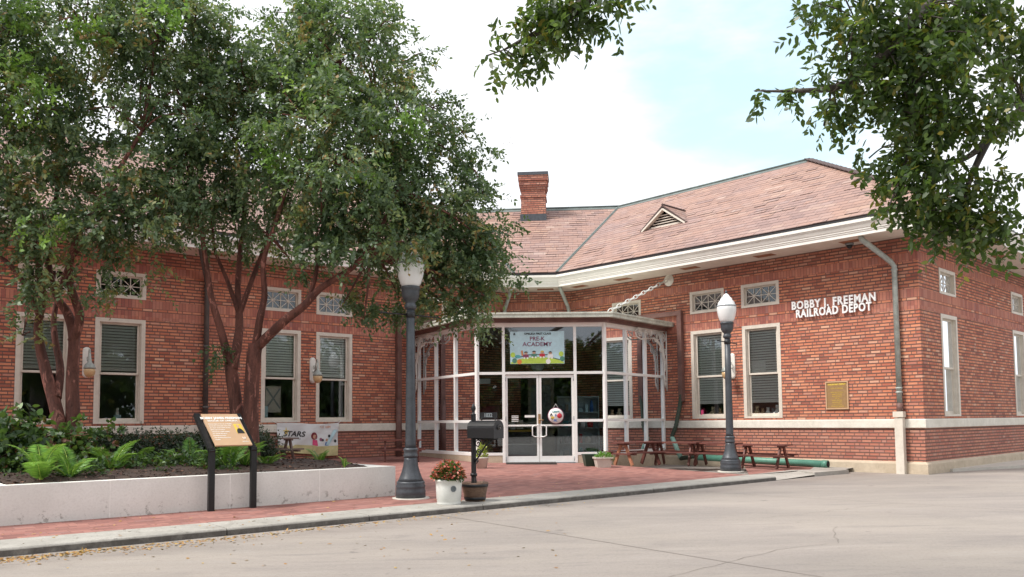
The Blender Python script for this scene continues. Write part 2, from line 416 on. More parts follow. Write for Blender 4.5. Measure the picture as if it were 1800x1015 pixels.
def mat_bark(name, a, b):
    m = Mt(name); x, y, z = m.pos()
    n = m.noise(m.comb(x*6., y*6., z*1.2), 1.5, 6, .6, .4); n1 = m.noise(m.P, 30, 4)
    n2 = m.noise(m.comb(x*3., y*3., z*1.), 2.2, 6, .7, 1.2); c = m.mix(n.step(.35, .65), a, b)
    c = m.mix(n2.step(.56, .62, 0., .75), c, tuple(min(1, q*2.3+.03) for q in b)); c = m.mix(n2.step(.42, .36, 0., .6), c, tuple(q*.5 for q in a)); c = m.mix(n1.step(.5, .8, 0., .5), c, tuple(q*.4 for q in a))
    m.col(c); m.ro(.8); m.bump(n+n1*.5+n2*.6, .8, .03); return m.m
def mat_wood(name, a, b, sc=8.):
    m = Mt(name); x, y, z = m.pos(True)
    n = m.noise(m.comb(x*.4, y*5., z*5.), sc, 5, .6); n2 = m.noise(m.P, 3., 4)
    c = m.mix(n.step(.3, .7), a, b); c = m.mix(n2.step(.4, .8, 0., .5), c, tuple(q*.6 for q in a))
    m.col(c); m.ro(.6); m.bump(n, .3, .004); return m.m
M = dict(
 brick=mat_brick(), slate=mat_roof(), paver=mat_paver(),
 road=mat_road(),
 kerb=mat_kerb(),
 slab=mat_concrete('walk_concrete', (.50, .47, .42), (.58, .54, .48), sc=2),
 found=mat_concrete('foundation_concrete', (.42, .34, .25), (.55, .46, .35), .5, sc=3),
 belt=mat_concrete('belt_stone', (.62, .58, .5), (.74, .7, .63), .2, False, sc=3),
 planter=mat_planter(),
 cream=simple('cream_paint', (.66, .60, .52), .55, var=.1), white=simple('white_aluminium', (.9, .9, .88), .4, var=.04),
 fascia=simple('eave_paint', (.78, .75, .70), .5, var=.07, sc=3), soffit=simple('soffit_paint', (.70, .63, .56), .7, var=.12, sc=2),
 vent=simple('rusty_vent', (.30, .13, .07), .8, var=.3), copper=simple('weathered_copper', (.15, .18, .17), .6, .2, var=.3, sc=3),
 patina=simple('canopy_patina', (.58, .60, .52), .7, 0, var=.28, sc=4), rust=simple('rusty_brown_metal', (.19, .10, .085), .65, .1, var=.3, sc=4),
 spout=simple('grey_copper_pipe', (.42, .45, .42), .55, .2, var=.3, sc=5), darkpipe=simple('dark_pipe', (.11, .10, .095), .55, .2, var=.25),
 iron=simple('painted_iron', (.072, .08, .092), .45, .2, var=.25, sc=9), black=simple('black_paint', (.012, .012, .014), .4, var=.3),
 white2=simple('white_glazed', (.72, .73, .70), .35, var=.08, sc=9), blind=simple('blind_slat', (.88, .87, .84), .6, var=.05),
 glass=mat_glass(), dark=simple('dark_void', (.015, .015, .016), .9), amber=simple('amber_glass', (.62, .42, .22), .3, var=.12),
 tablew=mat_wood('table_red_wood', (.10, .032, .026), (.19, .06, .045)), tablet=mat_wood('table_tan_wood', (.34, .13, .07), (.46, .21, .12)),
 tabled=mat_wood('weathered_wood', (.14, .1, .085), (.24, .17, .14)), barrel=mat_wood('barrel_wood', (.10, .055, .035), (.2, .12, .08)),
 mulch=mat_concrete('mulch', (.022, .013, .010), (.055, .03, .02), 1., sc=12), green=simple('green_pipe', (.10, .27, .20), .45, var=.15),
 lgreen=simple('pale_green_pipe', (.30, .50, .42), .5, var=.1), hose=simple('ribbed_hose', (.045, .065, .045), .6, var=.2),
 bronze=simple('bronze_plaque', (.40, .25, .12), .4, .35, var=.15, sc=20), tan=simple('sign_tan', (.55, .36, .22), .5, var=.05),
 pwhite=simple('print_white', (.85, .85, .83), .5, var=.02), pblack=simple('print_black', (.02, .02, .025), .5), letter=simple('letter_white', (.9, .9, .9), .4, var=.02),
 interior=simple('plaster_wall', (.36, .34, .31), .8, var=.08), grey=simple('grey_plastic', (.25, .28, .3), .5), beige=simple('beige_door', (.42, .37, .29), .6),
 mat=simple('door_mat', (.07, .06, .055), .95, var=.3, sc=40, bump=.6), pot=simple('pale_pot', (.58, .53, .47), .7, var=.1),
 red=simple('paint_red', (.55, .03, .05), .5), yellow=simple('paint_yellow', (.72, .52, .08), .5), blue=simple('paint_blue', (.05, .18, .5), .5),
 teal=simple('paint_teal', (.1, .4, .42), .5), pink=simple('paint_pink', (.65, .06, .18), .5), lime=simple('paint_lime', (.5, .68, .1), .5), skyb=simple('paint_sky', (.55, .78, .86), .5, var=.15, sc=2),
 plum=simple('print_plum', (.25, .06, .13), .5), orange=simple('paint_orange', (.7, .25, .06), .5), skin=simple('print_skin', (.6, .36, .25), .5), bluegrey=simple('shelf_blue_grey', (.42, .5, .52), .5), ramp=mat_concrete('ramp_concrete', (.31, .29, .26), (.42, .395, .36), sc=3), seam=simple('sealant_white', (.85, .84, .8), .7, var=.1), crack=simple('crack_dark', (.13, .105, .09), .95),
 maroon=simple('paint_maroon', (.2, .02, .035), .5), dgreen=simple('dark_green_plastic', (.02, .05, .03), .5), plush=simple('plush_cream', (.62, .5, .34), .95, bump=.5, sc=30),
)
M['globe'] = None; M['vglass'] = mat_glass('entrance_glass', (.82, .86, .87), ior=1.8)
def mat_globe():
    m = Mt('frosted_acrylic'); m.col((.86, .87, .87)); m.ro(.22); m.b.inputs['Transmission Weight'].default_value = .08; m.b.inputs['Subsurface Weight'].default_value = 0
    return m.m
M['globe'] = mat_globe()
M['bark'] = mat_bark('myrtle_bark', (.085, .03, .022), (.17, .062, .045)); M['bark2'] = mat_bark('oak_bark', (.05, .04, .035), (.12, .1, .085))
M['leafA'] = mat_leaf('myrtle_leaf', [(0, (.05, .085, .045)), (.3, (.10, .165, .085)), (.55, (.17, .25, .14)), (.75, (.25, .335, .17)), (.92, (.34, .38, .14)), (.985, (.36, .33, .12)), (1, (.38, .22, .08))])
M['leafB'] = mat_leaf('street_tree_leaf', [(0, (.02, .045, .014)), (.45, (.055, .105, .028)), (.8, (.12, .18, .035)), (1, (.34, .28, .04))], .38, .38)
M['leafH'] = mat_leaf('hedge_leaf', [(0, (.01, .025, .012)), (.6, (.03, .055, .02)), (1, (.06, .1, .03))], .1)
M['leafS'] = mat_leaf('shrub_leaf', [(0, (.025, .055, .02)), (.5, (.065, .13, .04)), (.8, (.12, .24, .04)), (1, (.19, .06, .04))], .25)
M['fern'] = mat_leaf('fern_leaf', [(0, (.07, .2, .03)), (.6, (.16, .36, .05)), (1, (.28, .5, .08))], .35)
M['seed'] = simple('seed_head', (.27, .19, .09), .9, var=.3, sc=20)
M['flower'] = mat_leaf('begonia_petal', [(0, (.55, .1, .07)), (.6, (.72, .16, .12)), (1, (.75, .33, .25))], .2)
M['litter'] = mat_leaf('fallen_leaf', [(0, (.3, .13, .04)), (.5, (.5, .28, .08)), (1, (.6, .42, .14))], .1)

# ================================================================= ground
def V3(p, z): return Vector((p[0], p[1], z))
def structure(o): o['kind'] = 'structure'; return o
mb = MB(); mb.face([(-400, -400, ZST), (400, -400, ZST), (400, 400, ZST), (-400, 400, ZST)]); structure(mb.build('street', M['road']))
KPIX = [(0, 980), (400, 942), (650, 917), (850, 897), (1150, 867), (1365, 845)]
KF = [G(x, y, ZST).xy for x, y in KPIX]
KF = [KF[0]-Vector((.77, .64))*9, KF[0]-Vector((.77, .64))*.02] + KF[1:]
def offs(poly, o):
    r = []
    for i, p in enumerate(poly):
        d = (poly[min(i+1, len(poly)-1)]-poly[max(i-1, 0)]).normalized(); r.append(p+Vector((-d.y, d.x))*o)
    return r
KB = offs(KF, .6)
mb = MB()
for i in range(len(KF)-1):                       # kerb stones with joints
    a, b, c, d = KF[i], KF[i+1], KB[i+1], KB[i]; L = (b-a).length; n = max(1, int(L/2.6))
    for k in range(n):
        t0, t1 = k/n, (k+1)/n-.008/L*1.5
        q = [a.lerp(b, t0), a.lerp(b, t1), d.lerp(c, t1), d.lerp(c, t0)]
        zt = [pz(*p)+.006 for p in q]; f = (q[0]-q[3]).normalized()*.02
        lo = [V3(q[0], -.2), V3(q[1], -.2)]; m1 = [V3(q[0], zt[0]-.02), V3(q[1], zt[1]-.02)]; tp = [V3(q[0]-f, zt[0]), V3(q[1]-f, zt[1])]
        bk = [V3(q[2], zt[2]), V3(q[3], zt[3])]
        mb.face([lo[0], lo[1], m1[1], m1[0]]); mb.face([m1[0], m1[1], tp[1], tp[0]]); mb.face([tp[0], tp[1], bk[0], bk[1]])
        mb.face([m1[0], tp[0], bk[1], V3(q[3], -.2), lo[0]]); mb.face([lo[1], V3(q[2], -.2), bk[0], tp[1], m1[1]]); mb.face([bk[1], bk[0], V3(q[2], -.2), V3(q[3], -.2)])
structure(mb.build('kerb', M['kerb']))
# dropped kerb and the little raised slab at its far end
e0, e1 = KF[-1], KB[-1]
s0, s1, s2, s3 = G(1432, 838, ZST).xy, G(1492, 833, ZST).xy, G(1486, 826, 0).xy, G(1392, 828, 0).xy
BE = G(1424, 825.5, .02).xy
mb = MB()
mb.face([V3(e0, ZST+.004), V3(s0, ZST+.035), V3(s3, .016), V3(e1, pz(*e1)+.004)])
top = [V3(s0, .012), V3(s1, .012), V3(s2, .012), V3(s3, .02)]
mb.face(top)
for i in range(4):
    j = (i+1) % 4; mb.face([top[i], V3(top[i].xy, -.2), V3(top[j].xy, -.2), top[j]])
structure(mb.build('kerb_ramp', M['ramp']))
# brick plaza: from the kerb back under the building
mb = MB()
far = 24.
ext = [p+KN*far for p in KB]
for i in range(len(KB)-1):
    a, b = KB[i], KB[i+1]
    for k in range(6):
        t0, t1 = k/6, (k+1)/6
        f0 = [a+(KN*far*t0), b+(KN*far*t0), b+(KN*far*t1), a+(KN*far*t1)]
        mb.face([V3(p, pz(*p)) for p in f0])
wf = FR(FR.at(1430, 800)[0], -.1, 0).xy; wg = FR(FR.at(1300, 800)[0], -.1, 0).xy
mb.face([V3(KB[-1], pz(*KB[-1])+.001), V3(BE, pz(*BE)+.001), V3(wf, pz(*wf)+.001), V3(wg, pz(*wg)+.001)])
o = structure(mb.build('brick_plaza', M['paver']))
# concrete between the end of the bricks and the slab, beside the wall
mb = MB(); wh = FR(FR.at(1500, 800)[0], -.1, 0).xy
mb.face([V3(KB[-1], pz(*KB[-1])+.006), V3(s3, .021), V3(BE, pz(*BE)+.006)]); mb.face([V3(s3, .021), V3(s2, .013), V3(wh, .02), V3(wf, pz(*wf)+.006), V3(BE, pz(*BE)+.006)])
structure(mb.build('concrete_apron', M['ramp']))
# end-wall sidewalk with curved edge
mb = MB(); pts = []
for k in range(9):
    t = k/8; pts.append((CORN+FE.d*(1.2+8*t)+FE.n*(.12+1.2*min(1, (t*2.2))**1.2)))
bk = [CORN+FE.d*(1.2+8*k/8)+FE.n*.02 for k in range(9)]
for k in range(8): 
    mb.face([V3(pts[k], -.01), V3(pts[k+1], -.01), V3(bk[k+1], -.01), V3(bk[k], -.01)]); mb.face([V3(pts[k], -.2), V3(pts[k+1], -.2), V3(pts[k+1], -.01), V3(pts[k], -.01)])
mb.face([V3(pts[0], -.2), V3(pts[0], -.01), V3(bk[0], -.01), V3(bk[0], -.2)])
structure(mb.build('side_walk', M['slab']))
# control joints and cracks in the street
mb = MB()
def strip(px, w, jit=0., n=26, seed=1):
    R = random.Random(seed); P = [G(x, y, ZST+.003).xy for x, y in px]; out = []
    for i in range(len(P)-1):
        m = max(2, int((P[i+1]-P[i]).length*8)) if jit else 1
        for k in range(m): out.append(P[i].lerp(P[i+1], k/m)+Vector((R.uniform(-jit, jit), R.uniform(-jit, jit))))
    out.append(P[-1])
    for i in range(len(out)-1):
        d = (out[i+1]-out[i]); nn = Vector((-d.y, d.x)).normalized()*w*(R.uniform(.5, 1) if jit else 1)
        mb.face([V3(out[i]-nn, ZST+.003), V3(out[i+1]-nn, ZST+.003), V3(out[i+1]+nn, ZST+.003), V3(out[i]+nn, ZST+.003)])
strip([(770, 905), (1290, 990), (1480, 1020), (1700, 1056)], .0045)
strip([(1110, 1030), (1280, 988), (1380, 964), (1476, 955)], .0028, .025, seed=2)
strip([(1476, 955), (1462, 932), (1472, 926)], .0025, .02, seed=3)
strip([(1340, 910), (1430, 902), (1500, 893), (1570, 885)], .003, .04, seed=4)
strip([(1240, 865), (1460, 878), (1700, 892), (1900, 905)], .004)
strip([(1150, 920), (1230, 916), (1330, 913)], .002, .03, seed=7)
structure(mb.build('pavement_cracks', M['crack']))

# ================================================================= depot building
# half depth of the wings, from where the hip peak stands in the picture
def proj(P):
    l = CM.transposed() @ (Vector(P)-Vector((0, 0, EYE))); return 900+F_PX*l.x/-l.z, PY_PX-F_PX*l.y/-l.z
lo, hi = 2., 9.
for _ in range(40):
    r = (lo+hi)/2; q = CORN+(FR.d-FR.n)*r
    if proj((q.x, q.y, 8))[0] > 1425: lo = r
    else: hi = r
HR = r
w = ray(1425, 281); ZR = EYE+w.z*(q.y/w.y)
def isect(p, d, q, e):
    den = d.x*e.y-d.y*e.x; t = ((q.x-p.x)*e.y-(q.y-p.y)*e.x)/den; return p+d*t
PD = CORN+FE.d*2*HR
FRONT = [PA, PB, PC, CORN]
FRM = [FL, FM, FR, FE]
def mit(i, o):     # vertex i (0..3) of the front line offset outwards by o
    fa = FRM[i-1]; fb = FRM[i]
    if i == 0: return PA+FL.n*o
    return isect(fa.P+fa.n*o, fa.d, fb.P+fb.n*o, fb.d)
PCb, PBb, PAb = mit(2, -2*HR), mit(1, -2*HR), mit(0, -2*HR)
RING = [PA, PB, PC, CORN, PD, PCb, PBb, PAb]
def ring(o):
    k = len(RING); res = []
    for i in range(k):
        a, b, c = RING[i-1], RING[i], RING[(i+1) % k]
        d1 = (b-a).normalized(); d2 = (c-b).normalized(); n1 = Vector((d1.y, -d1.x)); n2 = Vector((d2.y, -d2.x))
        res.append(isect(b+n1*o, d1, b+n2*o, d2))
    return res
def sweep(mb, prof, m=0, close=False):
    """prof: list of (outward, z) swept round the building; optional closed profile"""
    R = [ring(o) for o, z in prof]; k = len(RING)
    cum = [0]
    for i in range(k): cum.append(cum[-1]+(RING[(i+1) % k]-RING[i]).length)
    n = len(prof)
    for j in range(n if close else n-1):
        j2 = (j+1) % n
        for i in range(k):
            i2 = (i+1) % k
            mb.face([V3(R[j][i], prof[j][1]), V3(R[j][i2], prof[j][1]), V3(R[j2][i2], prof[j2][1]), V3(R[j2][i], prof[j2][1])], m,
                    [(cum[i], prof[j][1]), (cum[i+1], prof[j][1]), (cum[i+1], prof[j2][1]), (cum[i], prof[j2][1])])
depot = thing('depot_building', 'long one-storey red brick depot with slate hip roof and cream trimmed windows', 'building', V3(CORN, 0))

WW = 1.02
WIN = {'L': [-4.86, -3.40, .29, 1.73, 5.6], 'R': [3.71, 5.22, 7.85], 'E': [1.71, 6.95]}
OPN = {k: [(c-WW/2, c+WW/2, ZWS, ZWN) for c in v]+[(c-WW/2, c+WW/2, ZTB, ZTT) for c in v] for k, v in WIN.items()}
def wall(fr, u0, u1, holes, name='brick_wall', flip=1, uo=0.):
    mb = MB(); T = .32
    us = sorted({u0, u1}|{h[0] for h in holes}|{h[1] for h in holes}); zs = sorted({-.3, ZBB, ZW+.02}|{h[2] for h in holes}|{h[3] for h in holes})
    for i in range(len(us)-1):
        for j in range(len(zs)-1):
            a, b, c, d = us[i], us[i+1], zs[j], zs[j+1]
            if any(h[0] < (a+b)/2 < h[1] and h[2] < (c+d)/2 < h[3] for h in holes): continue
            uv = [(a+uo+50, c), (b+uo+50, c), (b+uo+50, d), (a+uo+50, d)]
            mb.face([fr(a, 0, c), fr(b, 0, c), fr(b, 0, d), fr(a, 0, d)], 0, uv)
            mb.face([fr(a, -T, c), fr(b, -T, c), fr(b, -T, d), fr(a, -T, d)], 1, uv)
    for a, b, c, d in holes:
        for p, q in (((a, c), (a, d)), ((b, c), (b, d)), ((a, c), (b, c)), ((a, d), (b, d))):
            uv = [(p[0]+50, p[1]), (q[0]+50, q[1]), (q[0]+50+.15*(p[0] == q[0]), q[1]), (p[0]+50+.15*(p[0] == q[0]), p[1])]
            mb.face([fr(p[0], 0, p[1]), fr(q[0], 0, q[1]), fr(q[0], -T, q[1]), fr(p[0], -T, p[1])], 0, uv)
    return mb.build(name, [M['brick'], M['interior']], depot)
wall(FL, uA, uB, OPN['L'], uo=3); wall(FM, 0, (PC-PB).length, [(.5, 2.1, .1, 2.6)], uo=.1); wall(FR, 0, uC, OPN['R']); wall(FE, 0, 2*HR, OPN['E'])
Fb = Fr(PD, PCb-PD, 1); wall(Fb, 0, (PCb-PD).length, []); Fb = Fr(PCb, PBb-PCb, 1); wall(Fb, 0, (PBb-PCb).length, [])
Fb = Fr(PBb, PAb-PBb, 1); wall(Fb, 0, (PAb-PBb).length, []); Fb = Fr(PAb, PA-PAb, 1); wall(Fb, 0, (PA-PAb).length, [])
mb = MB(); sweep(mb, [(-.1, .12), (.0, ZKB+.03), (.045, ZKB), (.06, ZKB-.02), (.075, -.3)]); mb.build('foundation', M['found'], depot)
mb = MB(); sweep(mb, [(-.05, ZBT), (.035, ZBT), (.045, ZBT-.02), (.045, ZBB+.012), (.035, ZBB), (-.05, ZBB)]); mb.build('stone_belt', M['belt'], depot)
EV = .93
mb = MB(); sweep(mb, [(-.3, ZW), (EV, ZW), (EV, ZW+.03), (-.3, ZW+.03)], close=True); mb.build('soffit', M['soffit'], depot)
mb = MB()
sweep(mb, [(EV-.02, ZW-.012), (EV+.012, ZW-.012), (EV+.012, ZW+.055), (EV+.028, ZW+.065), (EV+.028, ZW+.085), (EV+.045, ZW+.10), (EV+.045, ZW+.125), (EV+.06, ZW+.14), (EV+.085, ZW+.20),
           (EV+.115, ZW+.235), (EV+.115, ZW+.25), (EV+.13, ZW+.25), (EV+.13, ZW+.315), (EV+.105, ZW+.315), (EV+.105, ZW+.26), (EV-.02, ZW+.25)], close=True)
mb.build('eave_gutter', M['fascia'], depot)
mb = MB(); sweep(mb, [(EV+.02, ZW+.26), (EV+.104, ZW+.26), (EV+.10, ZW+.365), (EV+.0, ZW+.38)], close=True); mb.build('gutter_shade_strip', M['black'], depot)  # black strip standing in for the shade between slates and gutter
# roof
EO = EV+.075; ZE = ZW+.40
er = ring(EO); rg = [mit(i, -HR) for i in range(4)]
RA = PA+FL.d*HR-FL.n*HR
K1, K2, PK = V3(rg[1], ZR), V3(rg[2], ZR), V3(rg[3], ZR); RA = V3(RA, ZR)
Er = [V3(p, ZE) for p in er]
planes = [[Er[0], Er[1], K1, RA], [Er[1], Er[2], K2, K1], [Er[2], Er[3], PK, K2], [Er[3], Er[4], PK], [Er[4], Er[5], K2, PK], [Er[5], Er[6], K1, K2], [Er[6], Er[7], RA, K1], [Er[7], Er[0], RA]]
mb = MB()
NR = []
for k, P in enumerate(planes):
    ex = (P[1]-P[0]).normalized(); n = ex.cross(P[-1]-P[0]).normalized()
    if n.z < 0: n = -n
    ey = n.cross(ex); o0 = P[0]; NR.append((P[0], n, ex, ey))
    f = lambda p: ((p-o0).dot(ex)+k*31.7+60, (p-o0).dot(ey))
    mb.slab(P, n, .05, 0, f)
RR = random.Random(31)
for k, P in enumerate(planes[:3]):                # lifted and slipped slates
    o0, n, ex, ey = NR[k]; ws = (P[1]-P[0]).length; hs_ = (P[-1]-P[0]).dot(ey)
    for _ in range(230):
        b = (RR.randint(0, int(hs_/.22)-2)+.05)*.22+RR.uniform(-.02, .01); a = RR.uniform(-2, ws+4)
        t_ = b/hs_; xl = (P[3]-P[0]).dot(ex)*t_; xr = ws+((P[2]-P[0]).dot(ex)-ws)*t_
        if not (xl+.4 < a < xr-.7): continue
        w_ = RR.choice((.3, .3, .6, .45)); c0 = o0+ex*a+ey*b; q = [c0, c0+ex*w_, c0+ex*w_+ey*.2, c0+ey*.2]; up0, up1 = n*RR.uniform(.006, .014), n*.003
        q2 = [q[0]+up0, q[1]+up0, q[2]+up1, q[3]+up1]; off_ = Vector((RR.uniform(0, 40), RR.uniform(0, 3)*.22, 0))
        uvs = [((p-o0).dot(ex)+off_.x, (p-o0).dot(ey)+.02) for p in q]
        mb.face(q2, 0, uvs); mb.face([q[0], q[1], q2[1], q2[0]]); mb.face([q[1], q[2], q2[2], q2[1]]); mb.face([q[3], q[0], q2[0], q2[3]])
roof = mb.build('roof', M['slate'], depot)
mb = MB()
def cap(a, b, w=.13, m=0):
    mb.beam(a+Vector((0, 0, .02)), b+Vector((0, 0, .02)), w*1.0, .03, m=m); mb.tube([a+Vector((0, 0, .05)), b+Vector((0, 0, .05))], .03, 8, m)
for a, b in ((RA, K1), (K1, K2), (K2, PK)):
    d = (b-a).normalized(); s = Vector((-d.y, d.x, 0)); sl_ = (ZR-ZE)/(HR+EO)
    for sg_ in (1, -1):
        q = s*sg_*.2; dn = Vector((0, 0, -sl_*.2)); up = Vector((0, 0, .012))
        mb.face([a+up, b+up, b+q+dn+up, a+q+dn+up])
        mb.face([a+q+dn+up, b+q+dn+up, b+q+dn-up, a+q+dn-up])
    mb.tube([a+Vector((0, 0, .03)), b+Vector((0, 0, .03))], .035, 8)
mb.build('ridge_cap', M['copper'], roof)
mb = MB()
for a, b in ((Er[1], K1), (Er[2], K2)):
    a = a+Vector((0, 0, .02)); b = b+Vector((0, 0, .02)); mb.beam(a, b, .10, .012); mb.beam(a, b, .025, .045)
mb.build('valley_flashing', M['copper'], roof)
mb = MB()                                        # overlapping hip slates
for a, b in ((Er[3], PK),):
    n = 26
    for i in range(n):
        p, q = a.lerp(b, i/n), a.lerp(b, (i+1.25)/n); dz = Vector((0, 0, .035)); mb.beam(p+dz*.2, q+dz*.9, .26, .016)
mb.build('hip_slates', M['slate'], roof)
# chimney on the middle slope
P0, n_, ex, ey = NR[1]
cb = RP(937, 388, P0, n_)
ch0 = MB(); dF = FM
cu0 = dF.at(916, 380, -(PB-cb.xy).dot(FM.n)*-1 if False else (cb.xy-PB).dot(FM.n))[0]; co_ = (cb.xy-PB).dot(FM.n)
cu1 = dF.at(959, 380, co_)[0]; zc = lambda y: dF.at(937, y, co_)[1]
def ring4(mb, u0, u1, o0, o1, z0, z1, m=0): mb.box(dF, u0, u1, o0, o1, z0, z1, m)
D_ = (cu1-cu0)*.95; z0_ = cb.z-.5
ring4(ch0, cu0, cu1, co_-D_, co_, z0_, zc(347))
ring4(ch0, cu0-.03, cu1+.03, co_-D_-.03, co_+.03, zc(347), zc(343))
ring4(ch0, cu0+.01, cu1-.01, co_-D_+.01, co_-.01, zc(343), zc(334))
for a_, b_, e_ in ((334, 330, .02), (330, 326, .045), (326, 322, .07), (322, 318, .05), (318, 309, .09)): ring4(ch0, cu0-e_, cu1+e_, co_-D_-e_, co_+e_, zc(a_), zc(b_))
ch = ch0.build('chimney', M['brick'], roof)
mb = MB(); ring4(mb, cu0-.11, cu1+.11, co_-D_-.11, co_+.11, zc(309), zc(303.5)); mb.build('chimney_cap', M['iron'], depot)
mb = MB(); ring4(mb, cu0-.03, cu1+.03, co_-D_-.03, co_+.03, z0_, zc(377)); mb.build('chimney_flashing', M['iron'], depot)
# gable vent on the right slope
P0, n_, ex, ey = NR[2]
vl_, vr_ = RP(1131, 405, P0, n_), RP(1208, 391, P0, n_); base_c = (vl_+vr_)/2
vz = min(vl_.z, vr_.z); u_l, u_r = (vl_.xy-FR.P).dot(FR.d), (vr_.xy-FR.P).dot(FR.d); uc = (u_l+u_r)/2; hw = abs(u_l-u_r)/2
ov = (base_c.xy-FR.P).dot(FR.n); slp = (ZR-ZE)/(HR+EO); hgt = hw*.75
FRv = lambda u, o, z: FR(u, o, z)
mb = MB(); apex_back = hgt/slp
A_, B_, C_ = FR(uc-hw, ov+.1, base_c.z-.02), FR(uc+hw, ov+.1, base_c.z-.02), FR(uc, ov+.1, base_c.z+hgt)
A2, B2, C2 = FR(uc-hw, ov-.05, base_c.z-.02), FR(uc+hw, ov-.05, base_c.z-.02), FR(uc, ov-apex_back, base_c.z+hgt)
for P_ in ([A_, C_, C2, A2], [B_, C_, C2, B2]):
    nn = (P_[1]-P_[0]).cross(P_[2]-P_[0]); nn = nn if nn.z > 0 else -nn; mb.slab(P_, nn, .045, 0, lambda p: (p.x*1.3, p.z*1.6))
mb.tube([C_+Vector((0, 0, .01)), C2+Vector((0, 0, .01))], .035, 8)
gv = mb.build('roof_vent', M['slate'], roof)
mb = MB()
for s_ in (-1, 1): mb.beam(FR(uc+s_*hw*.93, ov+.04, base_c.z-.05), FR(uc, ov+.04, base_c.z+hgt-.12), .05, .14, up=FR.n.to_3d())
mb.beam(FR(uc-hw*.7, ov-.02, base_c.z+.0), FR(uc+hw*.7, ov-.02, base_c.z+.0), .04, .05)
for k in range(5):
    z = base_c.z+.04+k*hgt*.12; h_ = hw*(1-(z-base_c.z)/hgt)*.72-.05
    if h_ > 0: mb.beam(FR(uc-h_, ov-.03, z), FR(uc+h_, ov-.03, z), .05, .02)
mb.build('vent_trim', M['cream'], depot)
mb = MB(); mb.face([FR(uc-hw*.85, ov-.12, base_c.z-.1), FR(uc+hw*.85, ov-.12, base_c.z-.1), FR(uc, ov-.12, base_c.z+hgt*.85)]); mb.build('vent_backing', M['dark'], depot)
# soffit vents
for k, (fr, us) in enumerate(((FR, [1.2, 3.3, 5.4, 7.6, 9.2]), (FM, [1.3]), (FE, [1.5, 4., 6.5]), (FL, [-4, -1.5, 1., 3.5, 6.]))):
    for u in us:
        mb = MB(); mb.box(fr, u-.24, u+.24, .32, .58, ZW-.006, ZW+.001); mb.build('soffit_vent', M['vent'], depot)

# ---- windows
def blind(fr, u0, u1, z0, z1, par, step=.064):
    mb = MB(); z = z1-.02; k = 0
    while z > z0+.02:
        a = fr(u0, -.128, z); b = fr(u1, -.128, z); c = fr(u1, -.150, z+.044); d = fr(u0, -.150, z+.044)
        t = Vector((0, 0, .004)); mb.face([a, b, c, d]); mb.face([a-t, d-t, c-t, b-t]); mb.face([a, b, b-t, a-t]); z -= step; k += 1
    mb.box(fr, u0, u1, -.16, -.127, z0-.012, z0+.018); mb.box(fr, u0, u1, -.165, -.126, z1-.02, z1+.02)
    for uu in (u0+.15*(u1-u0), u0+.85*(u1-u0)): mb.box(fr, uu-.003, uu+.003, -.127, -.125, z0, z1)
    return mb.build('blind', M['blind'], par)
def window(fr, c, blind_to=None, fl=1):
    u0, u1, z0, z1 = c-WW/2, c+WW/2, ZWS, ZWN
    mb = MB(); w = .085
    mb.box(fr, u0, u0+w, -.12, .012, z0, z1); mb.box(fr, u1-w, u1, -.12, .012, z0, z1)
    mb.box(fr, u0+w, u1-w, -.12, .01, z1-w, z1); mb.box(fr, u0+w, u1-w, -.12, .012, z0, z0+.045)
    mb.box(fr, u0+w, u0+w+.02, -.12, -.03, z0+.045, z1-w); mb.box(fr, u1-w-.02, u1-w, -.12, -.03, z0+.045, z1-w)
    wf = mb.build('window', M['cream'], depot, bevel=.004)
    zm = z0+(z1-z0)*.475; a, b = u0+w+.021, u1-w-.021; s = .042
    mb = MB()
    for (za, zb, o) in ((z0+.046, zm+.02, -.105), (zm-.02, z1-w-.001, -.065)):
        mb.box(fr, a, a+s, o-.035, o, za, zb); mb.box(fr, b-s, b, o-.035, o, za, zb)
        mb.box(fr, a+s, b-s, o-.034, o-.001, za, za+(.07 if za < 2 else .045)); mb.box(fr, a+s, b-s, o-.034, o-.001, zb-.045, zb)
    mb.build('sash', M['cream'], wf, bevel=.003)
    mb = MB()
    for (za, zb, o) in ((z0+.1, zm-.02, -.122), (zm+.02, z1-w-.04, -.082)):
        mb.box(fr, a+s-.005, b-s+.005, o-.002, o+.002, za, zb)
    mb.build('glass', M['glass'], wf)
    if blind_to is not None: blind(fr, u0+w+.005, u1-w-.005, z0+.12+blind_to*(z1-z0-.2), z1-w-.03, wf)
    return wf
